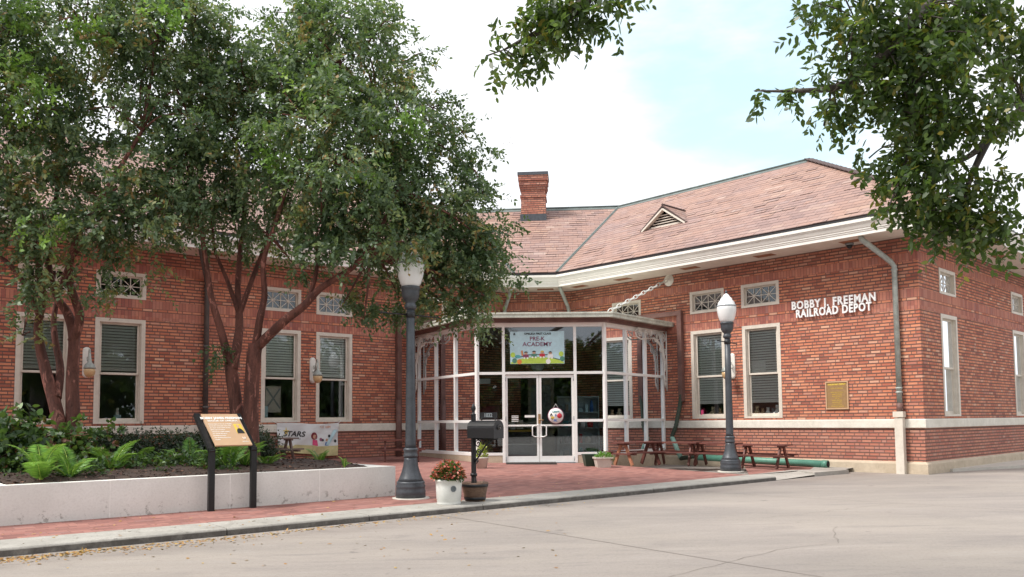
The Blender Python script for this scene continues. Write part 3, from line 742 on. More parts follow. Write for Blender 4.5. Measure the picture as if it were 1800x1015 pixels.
def transom(fr, c):
    u0, u1, z0, z1 = c-WW/2, c+WW/2, ZTB, ZTT; w = .075
    mb = MB(); mb.box(fr, u0, u0+w, -.12, .012, z0, z1); mb.box(fr, u1-w, u1, -.12, .012, z0, z1)
    mb.box(fr, u0+w, u1-w, -.12, .01, z1-w, z1); mb.box(fr, u0+w, u1-w, -.12, .014, z0, z0+.055)
    tf = mb.build('transom_window', M['cream'], depot, bevel=.004)
    a, b, zc_, zd = u0+w, u1-w, z0+.055, z1-w; s = .035
    mb = MB(); o = -.06
    mb.box(fr, a, a+s, o-.03, o, zc_, zd); mb.box(fr, b-s, b, o-.03, o, zc_, zd); mb.box(fr, a+s, b-s, o-.03, o-.001, zc_, zc_+s); mb.box(fr, a+s, b-s, o-.03, o-.001, zd-s, zd)
    mb.build('sash', M['cream'], tf)
    mb = MB(); a += s; b -= s; zc_ += s; zd -= s; m = (a+b)/2; N3 = fr.n.to_3d()
    mb.beam(fr(m, o-.01, zc_), fr(m, o-.01, zd), .016, .014, up=N3)
    zz = (zc_+zd)/2
    for h0, h1 in ((a, m), (m, b)):
        hm = (h0+h1)/2
        mb.beam(fr(h0, o-.012, zz), fr(h1, o-.012, zz), .016, .012, up=N3); mb.beam(fr(hm, o-.014, zc_), fr(hm, o-.014, zd), .016, .01, up=N3)
        mb.beam(fr(h0, o-.016, zc_), fr(h1, o-.016, zd), .016, .008, up=N3); mb.beam(fr(h0, o-.018, zd), fr(h1, o-.018, zc_), .016, .006, up=N3)
    mb.build('lattice', M['cream'], tf)
    mb = MB(); mb.box(fr, a-.005, b+.005, o-.026, o-.022, zc_-.005, zd+.005); mb.build('glass', M['glass'], tf)
for i, c in enumerate(WIN['L']): window(FL, c, [.5, .5, .5, .5, .3][i]); transom(FL, c)
for i, c in enumerate(WIN['R']): window(FR, c, [.13, .13, .1][i]); transom(FR, c)
for i, c in enumerate(WIN['E']): window(FE, c, .0); transom(FE, c)

# ---- downspouts (parts of the building)
def at3(fr, x, y, o):
    u, z = fr.at(x, y, o); return fr(u, o, z)
uS = FR.at(1578, 600, .06)[0]
mb = MB()
mb.tube([FR(uS+.42, EV-.15, ZW+.05), FR(uS+.40, EV-.17, ZW-.06), FR(uS+.05, .14, ZW-.52), FR(uS, .09, ZW-.62), FR(uS, .09, 1.42)], [.055, .06, .058, .058, .058], 10)
for z in (4.3, 1.75, 1.66): mb.lathe(FR(uS, .09, z), [(.06, -.02), (.07, -.015), (.07, .015), (.06, .02)], 12)
mb.build('downspout', M['spout'], depot)
mb = MB(); mb.tube([FR(uS, .09, 1.43), FR(uS, .09, 1.22)], .066, 10); mb.build('downspout_collar', M['rust'], depot)
mb = MB(); mb.box(FR, uS-.085, uS+.085, .05, .19, -.1, 1.12); mb.box(FR, uS-.105, uS+.105, .046, .21, 1.13, 1.25); mb.build('downspout_boot', M['cream'], depot, bevel=.02)
uS = FL.at(362, 600, .06)[0]
mb = MB(); mb.tube([FL(uS-.4, EV-.15, ZW+.05), FL(uS-.36, EV-.2, ZW-.08), FL(uS-.04, .14, ZW-.5), FL(uS, .09, ZW-.6), FL(uS, .09, 1.2)], .06, 10)
for z in (4.2, 2.9, 1.5): mb.lathe(FL(uS, .09, z), [(.06, -.03), (.075, -.02), (.075, .02), (.06, .03)], 12)
mb.build('downspout', M['darkpipe'], depot)
mb = MB(); mb.box(FL, uS-.085, uS+.085, .05, .19, -.1, 1.06); mb.box(FL, uS-.105, uS+.105, .046, .21, 1.06, 1.17); mb.build('downspout_boot', M['cream'], depot, bevel=.02)
mb = MB()   # elbows into the vestibule roof at the two inner corners
a = at3(FR, 1006, 512, .1)
mb.tube([V3(ring(EV-.12)[2], ZW+.02), V3(ring(EV-.2)[2], ZW-.07), V3(ring(.22)[2], ZW-.5), V3(ring(.16)[2], ZW-.6), V3(ring(.16)[2], 3.9)], .055, 10)
mb.build('downspout', M['spout'], depot)
mb = MB(); mb.tube([V3(ring(EV-.12)[1], ZW+.02), V3(ring(EV-.2)[1], ZW-.07), V3(ring(.22)[1], ZW-.5), V3(ring(.16)[1], ZW-.6), V3(ring(.16)[1], 3.9)], .055, 10)
mb.build('downspout', M['spout'], depot)

# ================================================================= glass entrance vestibule
YF = 19.9
def atY(x, Y): w = ray(x, 600); return Vector((w.x/w.y*Y, Y))
VFL, VFR = atY(838, YF), atY(1062, YF)
FV = Fr(VFL, VFR-VFL, 1)
WR = FR(FR.at(1165, 600)[0], 0, 0).xy; WL = FL(FL.at(735, 600)[0], 0, 0).xy
FSR = Fr(VFR, WR-VFR, 1); FSL = Fr(WL, VFL-WL, 1)
zz = lambda y: FV.at(950, y)[1]
ZG = pz(.6, YF)                    # plaza level at the doors
Z_T, Z_B1, Z_B2, Z_S = zz(572), zz(656), zz(740), zz(798)
ves = thing('glass_vestibule', 'white framed glass entrance bay with copper edged canopy between the brick wings', 'entrance', V3((VFL+VFR)/2, ZG))
ux = lambda x: FV.at(x, 700)[0]
LF = (VFR-VFL).length
ud0, udm, ud1 = ux(887), ux(947.5), ux(1010)
fm = MB(); T = .032
def post(fr, u, z0, z1, w=T): fm.box(fr, u-w, u+w, -.06, .04, z0, z1)
def rail(fr, a, b, z, w=T): fm.box(fr, a, b, -.058, .038, z-w, z+w)
fm.tube([V3(VFL, Z_S-.05), V3(VFL, Z_T+.05)], .055, 8, sm=False); fm.tube([V3(VFR, Z_S-.05), V3(VFR, Z_T+.05)], .055, 8, sm=False)
for u in (ud0-.02, ud1+.02): post(FV, u, ZG, Z_T, .035)
rail(FV, .05, LF-.05, Z_T+.0, .045); rail(FV, .05, LF-.05, Z_B1)
for a, b in ((.05, ud0-.055), (ud1+.055, LF-.05)): rail(FV, a, b, Z_B2); rail(FV, a, b, Z_S)
for fr, L in ((FSR, (WR-VFR).length), (FSL, (VFL-WL).length)):
    s_ = .06
    for z, w in ((Z_T, .045), (Z_B1, T), (Z_B2, T), (Z_S, .04)): rail(fr, s_, L-s_, z, w)
    ks = [1/3, 2/3, .985] if fr is FSR else [.015, 1/3, 2/3]
    for k in ks: post(fr, L*k, Z_S, Z_T, .03)
fm.build('frame', M['white'], ves, bevel=.004)
gm = MB()
def pane(fr, a, b, z0, z1): gm.box(fr, a, b, -.012, -.006, z0, z1)
for a, b in ((.05, ud0-.055), (ud1+.055, LF-.05)):
    for z0, z1 in ((Z_S+.03, Z_B2-.02), (Z_B2+.02, Z_B1-.02), (Z_B1+.02, Z_T-.03)): pane(FV, a, b, z0, z1)
pane(FV, ud0, ud1, Z_B1+.02, Z_T-.03)
for fr, L in ((FSR, (WR-VFR).length), (FSL, (VFL-WL).length)):
    for k in range(3):
        for z0, z1 in ((Z_S+.03, Z_B2-.02), (Z_B2+.02, Z_B1-.02), (Z_B1+.02, Z_T-.03)): pane(fr, max(.06, L*k/3+.02), min(L-.06, L*(k+1)/3-.02), z0, z1)
gm.build('glass', M['vglass'], ves)
# plinth
mb = MB()
mb.box(FV, 0.02, ud0-.06, -.22, .03, -.1, Z_S-.04)
mb.box(FSL, -.02, (VFL-WL).length, -.22, .031, -.1, Z_S-.042)
mb.build('plinth', M['found'], ves); mb = MB(); mb.box(FV, ud1+.06, LF-.02, -.22, .03, -.1, Z_S-.04); mb.box(FSR, .0, (WR-VFR).length+.02, -.22, .031, -.1, Z_S-.042); mb.build('plinth', M['found'], ves)
# doors
def door(a, b, hs):
    dm = MB(); st = .055; z0 = ZG+.015; z1 = Z_B1-.045; zp = zz(802); zr = zz(748)
    dm.box(FV, a, a+st, -.045, .01, z0, z1); dm.box(FV, b-st, b, -.045, .01, z0, z1)
    dm.box(FV, a+st, b-st, -.044, .009, z1-.07, z1); dm.box(FV, a+st, b-st, -.044, .009, z0, zp); dm.box(FV, a+st, b-st, -.04, .005, zr-.02, zr+.02)
    d = dm.build('door', M['white'], ves, bevel=.004)
    g = MB(); g.box(FV, a+st, b-st, -.02, -.014, zp, zr-.02); g.box(FV, a+st, b-st, -.02, -.014, zr+.02, z1-.07); g.build('glass', M['vglass'], d)
    h = MB(); u = b-st*.6 if hs > 0 else a+st*.6; w = -.13*hs; za, zb = zz(768), zz(748)
    h.tube([FV(u, .01, zb), FV(u, .06, zb), FV(u+w*.5, .075, zb+.0), FV(u+w, .075, zb-.03), FV(u+w, .075, za+.03), FV(u+w*.5, .075, za), FV(u, .06, za), FV(u, .01, za)], .013, 8)
    h.build('handle', M['white'], d)
    if hs < 0:
        k = MB(); k.box(FV, a-.03, a+.03, .01, .03, zz(745), zz(728)); k.tube([FV(a, .03, zz(738)), FV(a, .06, zz(738)), FV(a+.1, .07, zz(739))], .014, 8); k.build('lock', M['bronze'], d)
    for z in (z0+.08, z0+1.05, z1-.1):
        h = MB(); h.tube([FV(a if hs > 0 else b, .025, z-.05), FV(a if hs > 0 else b, .025, z+.05)], .014, 6); h.build('hinge', M['grey'], d)
door(ud0+.018, udm-.004, 1); door(udm+.004, ud1-.018, -1)
mb = MB(); mb.box(FV, ud0, ud1, -.12, .06, ZG-.02, ZG+.012); mb.build('threshold', M['grey'], ves)
# canopy
OC = .36
cFL = isect(FSL.P+FSL.n*OC, FSL.d, FV.P+FV.n*OC, FV.d); cFR = isect(FSR.P+FSR.n*OC, FSR.d, FV.P+FV.n*OC, FV.d)
cR = isect(FSR.P+FSR.n*OC, FSR.d, FR.P, FR.d); cL = isect(FSL.P+FSL.n*OC, FSL.d, FL.P, FL.d)
zc1 = Fr(cFL, cFR-cFL, 1).at(950, 550)[1]; zc0 = zc1-.11
inner = [V3(cL-FL.n*.05, 0), V3(cFL, 0), V3(cFR, 0), V3(cR-FR.n*.05, 0), V3(PC, 0), V3(PB, 0)]
mb = MB(); cc = [p.xy for p in inner]
def prism(mb, poly, z0, z1, m=0):
    mb.face([V3(p, z1) for p in poly], m); mb.face([V3(p, z0) for p in poly[::-1]], m)
    for i in range(len(poly)):
        a, b = poly[i], poly[(i+1) % len(poly)]; mb.face([V3(a, z0), V3(b, z0), V3(b, z1), V3(a, z1)], m)
prism(mb, cc, zc0, zc1); cen = sum(cc, Vector((0, 0)))/6
prism(mb, [p.lerp(cen, -.006) for p in cc], zc1-.03, zc1+.012)
can = mb.build('canopy', M['patina'], ves)
mb = MB(); sh = [p.lerp(cen, .06) for p in cc]; prism(mb, sh, zc0-.1, zc0); sh2 = [p.lerp(cen, .045) for p in cc]; prism(mb, sh2, zc0-.045, zc0-.001)
mb.build('fascia_band', M['rust'], can)
mb = MB(); sh3 = [p.lerp(cen, .095) for p in cc]; prism(mb, sh3, Z_T+.03, zc0-.099); mb.build('ceiling', M['white'], ves)
# scroll brackets under the canopy ends
def spiral(c, r, turns, a0, X, Z, hand=1, n=22):
    return [c+X*(r*(1-.82*k/n)*cos(a0+hand*turns*2*pi*k/n))+Z*(r*(1-.82*k/n)*sin(a0+hand*turns*2*pi*k/n)) for k in range(n+1)]
def bracket(P, X, L=1.62, H=1.6):
    mb = MB(); Z = Vector((0, 0, 1)); X = X.to_3d().normalized(); P = Vector(P)
    q = lambda a, b: P+X*a-Z*b
    mb.tube([q(.03, 0), q(.03, H)], .02, 6); mb.tube([q(.16, .75), q(.16, H-.2), q(.03, H)], .014, 6)
    mb.tube([q(0, .02), q(L*.93, .02), q(L, .1), q(L*.97, .24), q(L*.85, .3), q(.75, .24)], .02, 6)
    mb.tube([q(.78, .24)]+[q(.75-.62*sin(t), .24+.62*(1-cos(t))) for t in np.linspace(0.1, pi/2, 9)]+[q(.1, 1.0)], .024, 6)
    mb.tube([q(.66-.46*sin(t), .3+.5*(1-cos(t))) for t in np.linspace(0., pi/2, 9)], .016, 6)
    for cx, cz, r_, a0, hd in ((L*.86, .15, .12, 0, 1), (L*.66, .12, .09, pi, -1), (L*.53, .12, .09, 0, 1), (.45, .18, .13, pi, -1), (.2, .2, .15, 0, 1), (.32, .5, .11, pi/2, 1), (.13, .55, .09, -pi/2, -1), (.1, .82, .075, pi/2, 1), (.1, 1.0, .07, -pi/2, 1), (.1, 1.28, .08, pi/2, -1), (.1, 1.42, .06, -pi/2, 1)):
        mb.tube(spiral(q(cx, cz), r_, 1.6, a0, X, Z, hd), .014, 5)
    mb.build('scroll_bracket', M['fascia'], ves)
bracket(V3(WR+FSR.n*.13-FSR.d*.02, zc0-.10), -FSR.d); bracket(V3(WL+FSL.n*.13+FSL.d*.02, zc0-.10), FSL.d)
# tie chains from wall rosettes to the canopy
def chain(a, b, ros, nrm):
    mb = MB(); a = Vector(a); b = Vector(b); d = (b-a); L = d.length; d.normalize(); n = 15; s = d.cross(Vector((0, 0, 1))).normalized(); t = s.cross(d)
    for k in range(n):
        c = a+d*L*(k+.5)/n; X = s if k % 2 else t; h = L/n*.66
        mb.tube([c+d*h*cos(w_)+X*.042*sin(w_) for w_ in np.linspace(0, 2*pi, 13)], .013, 5, cap=False)
    mb.build('tie_chain', M['white2'], ves)
    mb = MB(); R = nrm.to_3d().to_track_quat('Z', 'Y').to_matrix(); mb.lathe(ros, [(0, .035), (.05, .035), (.06, .02), (.15, .015), (.16, 0)], 20, R=R); mb.build('chain_rosette', M['fascia'], depot)
uc_, zc_ = FR.at(1175, 493, .02); ros = FR(uc_, .0, zc_); chain(Vector((cFR.x-.08, cFR.y+.12, zc1+.03)), FR(uc_, .07, zc_), ros, FR.n)
uq = uB-(uC-uc_); ros = FL(uq, .0, zc_); chain(Vector((cFL.x+.08, cFL.y+.12, zc1+.03)), FL(uq, .07, zc_), ros, FL.n)
# canopy drains
mb = MB(); u1_ = FR.at(1196, 560, .05)[0]; u0_ = (cR-FR.P).dot(FR.d); zd_ = FR.at(1190, 551, .06)[1]
mb.beam(FR(u0_+1.6, .06, zd_), FR(u1_-.06, .06, zd_), .11, .12); mb.box(FR, u1_-.065, u1_+.065, .012, .13, 1.6, zd_+.06)
mb.build('downspout', M['rust'], ves)
hz = FR.at(1196, 690, .1)[1]
mb = MB(); pts = [FR(u1_, .07, 1.75), FR(u1_, .08, hz-.05)]
for x, y, o in ((1194, 720, .12), (1188, 750, .2), (1181, 768, .22)): pts.append(at3(FR, x, y, o))
fin = []
for i in range(len(pts)-1):
    for k in range(10): fin.append(pts[i].lerp(pts[i+1], k/10))
fin.append(pts[-1]); mb.tube(fin, [.06 if k % 2 else .05 for k in range(len(fin))], 10); mb.build('corrugated_hose', M['hose'], ves)
pe = at3(FR, 1197, 806, .18)
mb = MB(); mb.tube([pts[-1], pe], .06, 10); mb.build('hose_adapter', M['lgreen'], ves)
mb = MB(); u1_ = FL.at(700, 640, .05)[0]; u0_ = (cL-FL.P).dot(FL.d)
mb.beam(FL(u0_+.9, .06, zd_), FL(u1_+.06, .06, zd_), .11, .12); mb.box(FL, u1_-.065, u1_+.065, .012, .13, 1.7, zd_+.06)
mb.tube([FL(u1_, .08, 1.72), FL(u1_, .08, .12)], .085, 12); mb.build('downspout', M['rust'], ves)
# interior back wall openings and floor are the building's own; beam under the ceiling inside

# ================================================================= interior of the entrance bay
def rot(z): return Matrix.Rotation(z, 3, 'Z')
def onfloor(u, o): q = FV(u, -o, 0); return V3(q, pz(q.x, q.y))
def shelf(u0, u1, o, h, n, lab):
    c = onfloor((u0+u1)/2, o); t = thing('bookshelf', lab, 'shelf', c)
    mb = MB(); z = c.z; d = .34
    mb.box(FV, u0, u0+.025, -o-d, -o, z, z+h); mb.box(FV, u1-.025, u1, -o-d, -o, z, z+h); mb.box(FV, u0+.025, u1-.025, -o-d, -o-d+.012, z, z+h)
    mb.build('cabinet', M['bluegrey'], t)
    for k in range(n+1):
        s = MB(); zk = z+.04+(h-.06)*k/n; s.box(FV, u0+.026, u1-.026, -o-d+.013, -o-.005, zk-.012, zk+.012); s.build('shelf', M['bluegrey'], t)
    R = random.Random(3)
    cols = ['teal', 'pwhite', 'blue', 'red', 'skyb', 'beige', 'grey', 'pot']
    for k in range(n):
        zk = z+.052+(h-.06)*k/n; u = u0+.05
        while u < u1-.12:
            w = R.uniform(.05, .16); hh = R.uniform(.1, (h-.06)/n-.05); m = MB(); dd = R.uniform(.1, .25); q = onfloor(u+w/2, o+.05)
            if R.random() < .45: m.box(FV, u, u+w*.8, -o-.04-dd, -o-.04, zk, zk+hh)
            else: m.lathe(FV(u+w/2, -o-.12, zk), [(.0, 0), (w*.42, .0), (w*.5, hh*.5), (w*.35, hh*.8), (w*.2, hh), (0, hh)], 12)
            cn = R.choice(cols); b = m.build('toy', M[cn], loc=V3(FV(u+w/2, -o-.1, 0), zk)); CN = {'teal': 'teal', 'pwhite': 'white', 'blue': 'blue', 'red': 'red', 'skyb': 'pale blue', 'beige': 'beige', 'grey': 'grey', 'pot': 'cream'}[cn]
            cnt_ = cnt_+1 if u > u0+.06 else 1; tag(b, '%s %s, number %s from left on %s shelf of blue grey bookcase' % (CN, 'toy' , ['zero', 'one', 'two', 'three', 'four', 'five', 'six', 'seven', 'eight', 'nine', 'ten', 'eleven', 'twelve'][cnt_], ['bottom', 'second lowest', 'second highest', 'top'][k]), 'toy', 'toys on the blue grey shelf'); u += w+R.uniform(.02, .06)
shelf(1.98, 3.02, .75, 1.62, 4, 'tall blue grey open shelf full of toys behind the right door glass')
# storage bin with a yellow lid standing on a grey tub, behind the left door
c = onfloor(1.02, .7); t = thing('plastic_tub', 'long grey plastic tub with rolled paper on top, on the floor behind left door', 'tub', c)
mb = MB(); z = c.z; mb.box(FV, .68, 1.42, -1.1, -.65, z+.01, z+.40); mb.build('tub', M['grey'], t, bevel=.02)
mb = MB(); mb.box(FV, .65, 1.45, -1.13, -.62, z+.40, z+.43); mb.build('lid', M['pwhite'], t, bevel=.01)
t = thing('storage_bin', 'black storage bin with yellow lid stacked on the grey tub', 'bin', V3(c, z+.43))
mb = MB(); P = []
mb.box(FV, .72, 1.32, -1.08, -.68, z+.431, z+.72); mb.build('bin', M['black'], t, bevel=.03)
mb = MB(); mb.box(FV, .69, 1.35, -1.11, -.65, z+.72, z+.765); mb.build('lid', M['yellow'], t, bevel=.015)
mb = MB(); mb.bx(FV(.86, -.8, z+.88), (.11, .01, .2), rot(.1)); mb.bx(FV(1.04, -.85, z+.9), (.16, .01, .24), rot(-.15)@Matrix.Rotation(.2, 3, 'X')); tag(mb.build('paper_sheet', M['pwhite'], loc=FV(1, -.8, z+.77)), 'white paper sheets propped on the black bin', 'paper')
def flatsign(fr, u0, u1, z0, z1, o, mat, name, lab, cat, grp=None, th=.02):
    mb = MB(); mb.box(fr, u0, u1, o-th, o, z0, z1); ob = mb.build(name, M[mat] if isinstance(mat, str) else mat, loc=fr((u0+u1)/2, o, z0)); tag(ob, lab, cat, grp); return ob
# beige inner door standing in the opening of the middle wall, notice on it
um = (PC-PB).length
t = thing('inner_door', 'beige inner door seen deep behind the entrance glass', 'door', FM(um/2, -.1, .15))
mb = MB(); mb.box(FM, .72, 1.5, -.15, -.1, .15, 2.55); mb.build('door_leaf', M['beige'], t, bevel=.01)
mb = MB(); mb.box(FM, .82, 1.4, -.10, -.092, 1.1, 2.2); mb.build('notice', M['grey'], t)
flatsign(FV, ux(845), ux(879), zz(738), zz(713), -.16, 'maroon', 'display_board', 'dark red felt display board behind the left sidelight', 'board')
flatsign(FV, ux(843), ux(862), zz(674), zz(665), -.08, 'pwhite', 'paper_notice', 'small white paper notice taped high inside the left sidelight', 'notice')
flatsign(FV, ux(922), ux(940), zz(734), zz(730), -.0, 'pwhite', 'door_sticker', 'tiny white sticker low on the left entrance door glass', 'sticker', th=.003)
mb = MB()
for k in range(4): mb.box(FV, ux(899), ux(911), .0, .003, zz(732+k*3), zz(730.6+k*3))
tag(mb.build('opening_hours', M['pwhite'], loc=FV(ux(905), 0, zz(735))), 'four short white lines of lettering on the left door glass', 'lettering')
o = flatsign(FSL, .55, .9, .35, 1.05, -.12, 'lgreen', 'sandwich_board', 'pale green board with upright lettering in the lowest left pane', 'board')
mb = MB(); X_, Y_ = Vector((0, 0, 1)), -FSL.d.to_3d(); c0 = FSL(.72, -.115, .7); put_text(mb, lambda x, y, z: c0+X_*x+Y_*y+FSL.n.to_3d()*z, 'AUTI', .2, sx=1.0, ext=.002, off=.004); mb.build('lettering', M['pwhite'], o)
for k, (u, l) in enumerate(((1.35, 'left'), (2.25, 'right'))):     # small scooter shapes in the low panes
    q = FSL(u, -.5, 0); z = pz(q.x, q.y); t = thing('scooter', 'white and black child scooter parked behind the low left panes, %s one' % l, 'scooter', V3(q, z), group='scooters inside the entrance')
    d = FSL.d.to_3d()
    mb = MB(); mb.tube([V3(q, z+.08), V3(q, z+.85)], .015, 6); mb.build('stem', M['pwhite'], t)
    mb = MB(); mb.tube([V3(q, z+.84)-d*.2, V3(q, z+.84)+d*.2], .014, 6); mb.build('handlebar', M['black'], t)
    mb = MB(); mb.beam(V3(q, z+.08), V3(q, z+.08)+d*.5, .1, .02); mb.build('deck', M['grey'], t)
    for s in (-.04, .5):
        mb = MB(); mb.lathe(V3(q, z+.055)+d*s, [(.0, -.012), (.05, -.012), (.05, .012), (0, .012)], 14, R=FSL.n.to_3d().to_track_quat('Z', 'Y').to_matrix()); mb.build('wheel', M['black'], t)
q = FSR(.7, -.5, 0); z = pz(q.x, q.y)
t = thing('toy_buggy', 'maroon plastic toy buggy behind the lower right panes', 'toy', V3(q, z))
mb = MB(); mb.lathe(V3(q, z+.05), [(0, 0), (.16, .02), (.2, .15), (.15, .28), (.05, .34), (0, .34)], 14); mb.build('toy_body', M['maroon'], t)
mb = MB(); mb.tube([V3(q, z+.3), V3(q, z+.62)], .02, 6); mb.build('handle', M['red'], t)
q = FSR(1.7, -.5, 0); z = pz(q.x, q.y)
t = thing('toy_crate', 'blue plastic toy crate stack behind the middle right pane', 'crate', V3(q, z))
for k in range(3):
    mb = MB(); mb.bx(V3(q, z+.12+k*.23), (.42, .34, .2), rot(.9)); mb.build('crate', M['blue'], t, bevel=.02)

# round welcome sign on the right door
o_ = .03; uw, zw = ux(976.5), zz(731.5); RW = .197
t = thing('round_door_sign', 'round white painted sign with apple and letters hung on the right glass door', 'sign', FV(uw, o_, zw))
RM = FV.n.to_3d().to_track_quat('Z', 'Y').to_matrix()
dX, dZ, dN = FV.d.to_3d(), Vector((0, 0, 1)), FV.n.to_3d()
mb = MB(); mb.lathe(FV(uw, .02, zw), [(0, 0), (RW, 0), (RW, .02), (0, .02)], 40, R=RM); mb.build('rim', M['plum'], t)
mb = MB(); mb.lathe(FV(uw, .036, zw), [(0, 0), (RW*.93, 0), (RW*.93, .008), (0, .008)], 40, R=RM); mb.build('disc', M['pwhite'], t)
TW = lambda x, y, z: FV(uw, .047, zw)+dX*x+dZ*y+dN*z
mb = MB(); mb.lathe(TW(.09, 0, 0), [(0, 0), (.062, 0), (.058, .006), (0, .006)], 20, R=RM); mb.tube([TW(.09, .05, .003), TW(.1, .08, .003)], .006, 5); mb.build('apple', M['red'], t)
mb = MB(); put_text(mb, TW, 'Learn', .075, ext=.002, off=.002); mb.v = [tuple(Vector(v)+dZ*.105) for v in mb.v]; mb.build('lettering', M['teal'], t)
mb = MB(); put_text(mb, lambda x, y, z: TW(x-.01, y-.115, z), 'PK', .07, ext=.002, off=.003); put_text(mb, lambda x, y, z: TW(x, y+.01, z), 'B', .07, ext=.002, off=.002); mb.build('lettering', M['blue'], t)
mb = MB(); put_text(mb, lambda x, y, z: TW(x-.11, y+.03, z), 'A', .085, ext=.002, off=.004); put_text(mb, lambda x, y, z: TW(x-.09, y-.06, z), 'C', .07, ext=.002, off=.004); mb.build('lettering', M['pblack'], t)
mb = MB(); mb.beam(TW(-.115, -.035, .001), TW(-.04, -.045, .001), .05, .003, up=dN); mb.build('yellow_patch', M['yellow'], t)
mb = MB(); mb.tube([FV(uw-.06, .03, zw+RW*.93), FV(uw, .03, zw+RW+.09), FV(uw+.06, .03, zw+RW*.93)], .007, 6); mb.build('hanging_cord', M['pwhite'], t)

# ================================================================= academy banner over the doors
b0, b1, bz0, bz1 = ux(897.5), ux(993), zz(640), zz(583)
t = thing('academy_banner', 'pale blue printed banner with a train drawing above the entrance doors', 'banner', FV((b0+b1)/2, .05, bz0))
mb = MB(); mb.box(FV, b0, b1, .012, .03, bz0, bz1); mb.build('board', M['skyb'], t)
BW, BH_ = b1-b0, bz1-bz0; q0 = FV((b0+b1)/2, .0325, (bz0+bz1)/2)
TB = lambda x, y, z: q0+dX*(x*BW)+dZ*(y*BH_)+dN*z
def flat(mb, pts, h=.003): P = [TB(x, y, 0) for x, y in pts]; mb.slab([p+dN*h for p in P], dN, h)
def arc_pts(cx, cy, rx, ry, a0, a1, n=18): return [(cx+rx*cos(a0+(a1-a0)*k/n), cy+ry*sin(a0+(a1-a0)*k/n)) for k in range(n+1)]
mb = MB(); flat(mb, [(-.49, -.49), (.49, -.49), (.49, -.44)]+arc_pts(0, -.62, .56, .33, .55, pi-.55)+[(-.49, -.44)]); mb.build('hill', M['lime'], t)
T2 = lambda dx, dy: (lambda x, y, z: q0+dX*(x+dx*BW)+dZ*(y+dy*BH_)+dN*(z+.004))
mb = MB(); put_text(mb, T2(0.01, .425), 'OPELIKA FIRST CLASS', .064, ext=.0012, off=.0016, sx=1.06); mb.build('lettering', M['pblack'], t)
mb = MB(); put_text(mb, T2(.0, .27), 'PRE-K', .135, ext=.0012, off=.001, sx=1.05); put_text(mb, T2(.0, .10), 'ACADEMY', .142, ext=.0012, off=.001, sx=1.07); mb.build('lettering', M['plum'], t)
mb = MB(); put_text(mb, T2(-.42, .42), '&', .08, ext=.0012, off=.002); mb.build('emblem', M['pblack'], t)
for k, (x, cn, kn) in enumerate(((-.21, 'plum', 'skin'), (-.06, 'green', 'skin'), (.09, 'red', 'skin'), (.24, 'pwhite', 'skin'))):
    y = -.31+.02*(1.5-abs(k-1.5))
    mb = MB(); flat(mb, [(x-.05, y), (x+.05, y), (x+.05, y+.1), (x-.05, y+.1)], .005); car = mb.build('train_wagon', M[cn], t)
    for s in (-.03, .03):
        mb = MB(); flat(mb, arc_pts(x+s, y-.01, .018, .03, 0, 2*pi, 12)[:-1], .006); mb.build('wheel', M['pwhite'], car)
    mb = MB(); flat(mb, arc_pts(x, y+.135, .03, .05, 0, 2*pi, 14)[:-1], .0045); mb.build('child_face', M[kn], car)
    mb = MB(); flat(mb, arc_pts(x, y+.15, .034, .045, .1, pi-.1, 10), .0055); mb.build('child_hair', M['pblack' if k != 2 else 'yellow'], car)
mb = MB()
for x0, x1, yy in ((-.4, -.26, -.33), (-.16, -.11, -.23), (-.01, .04, -.22), (.14, .19, -.23), (.29, .42, -.33)): flat(mb, [(x0, yy), (x1, yy+(.06 if x0 < -.3 else (-.06 if x0 > .25 else 0))), (x1, yy+.02+(.06 if x0 < -.3 else (-.06 if x0 > .25 else 0))), (x0, yy+.02)], .0042)
mb.build('track', M['pblack'], t)
mb = MB(); flat(mb, arc_pts(-.36, -.27, .055, .05, 0, 2*pi, 14)[:-1], .005); mb.build('engine', M['teal'], t)
mb = MB(); flat(mb, [(-.29, -.24), (-.26, -.24), (-.27, -.08), (-.3, -.1)], .005); mb.build('engine_stack', M['orange'], t)
for x, y, cn in ((-.33, -.43, 'orange'), (-.42, -.4, 'green'), (.44, -.2, 'lime'), (.46, -.35, 'green'), (-.45, -.22, 'lime'), (.2, -.43, 'pwhite')):
    mb = MB(); flat(mb, arc_pts(x, y, .045, .08, 0, 2*pi, 9)[:-1], .0047); mb.build('bush_print', M[cn], t)
# globe light under the banner
mb = MB(); mb.lathe(FV(ux(946), -.25, zz(652)), [(.0, 0), (.09, .01), (.14, .06), (.17, .14), (.16, .16)], 20); tag(mb.build('ceiling_globe_light', M['globe'], loc=FV(ux(946), -.25, zz(652))), 'frosted bowl light hanging behind the glass under the banner', 'light')

# ================================================================= wall letters, plaque, banner on the left wing
t = thing('wall_letters', 'two rows of white raised capital letters on the right brick wall', 'lettering', FR(1.87, .02, 3.55))
gx = -FR.d.to_3d(); gn = FR.n.to_3d()
def wl(txt, px0, px1, py, ncol):
    (ua, za), (ub_, zb_) = FR.at(*px0), FR.at(*px1)
    vs, fs = text_geo(txt, .26, ext=.02, off=.0075, sp=1.16); xs = [v[0] for v in vs]; sx = abs(ua-ub_)/(max(xs)-min(xs)); x0 = min(xs); zc = FR.at(*py)[1]
    c = FR(ua, .045, zc); mb = MB(); mb.raw([c+gx*((v[0]-x0)*sx)+Vector((0, 0, 1))*v[1]+gn*v[2] for v in vs], fs); mb.build('letter_row', M['letter'], t)
wl('BOBBY J. FREEMAN', (1394, 540), (1541, 523), (1467, 531), 0); wl('RAILROAD DEPOT', (1401.5, 553), (1534, 541), (1467, 546.5), 0)
pa, pb = FR.at(1451.5, 671.5), FR.at(1493, 719.5)
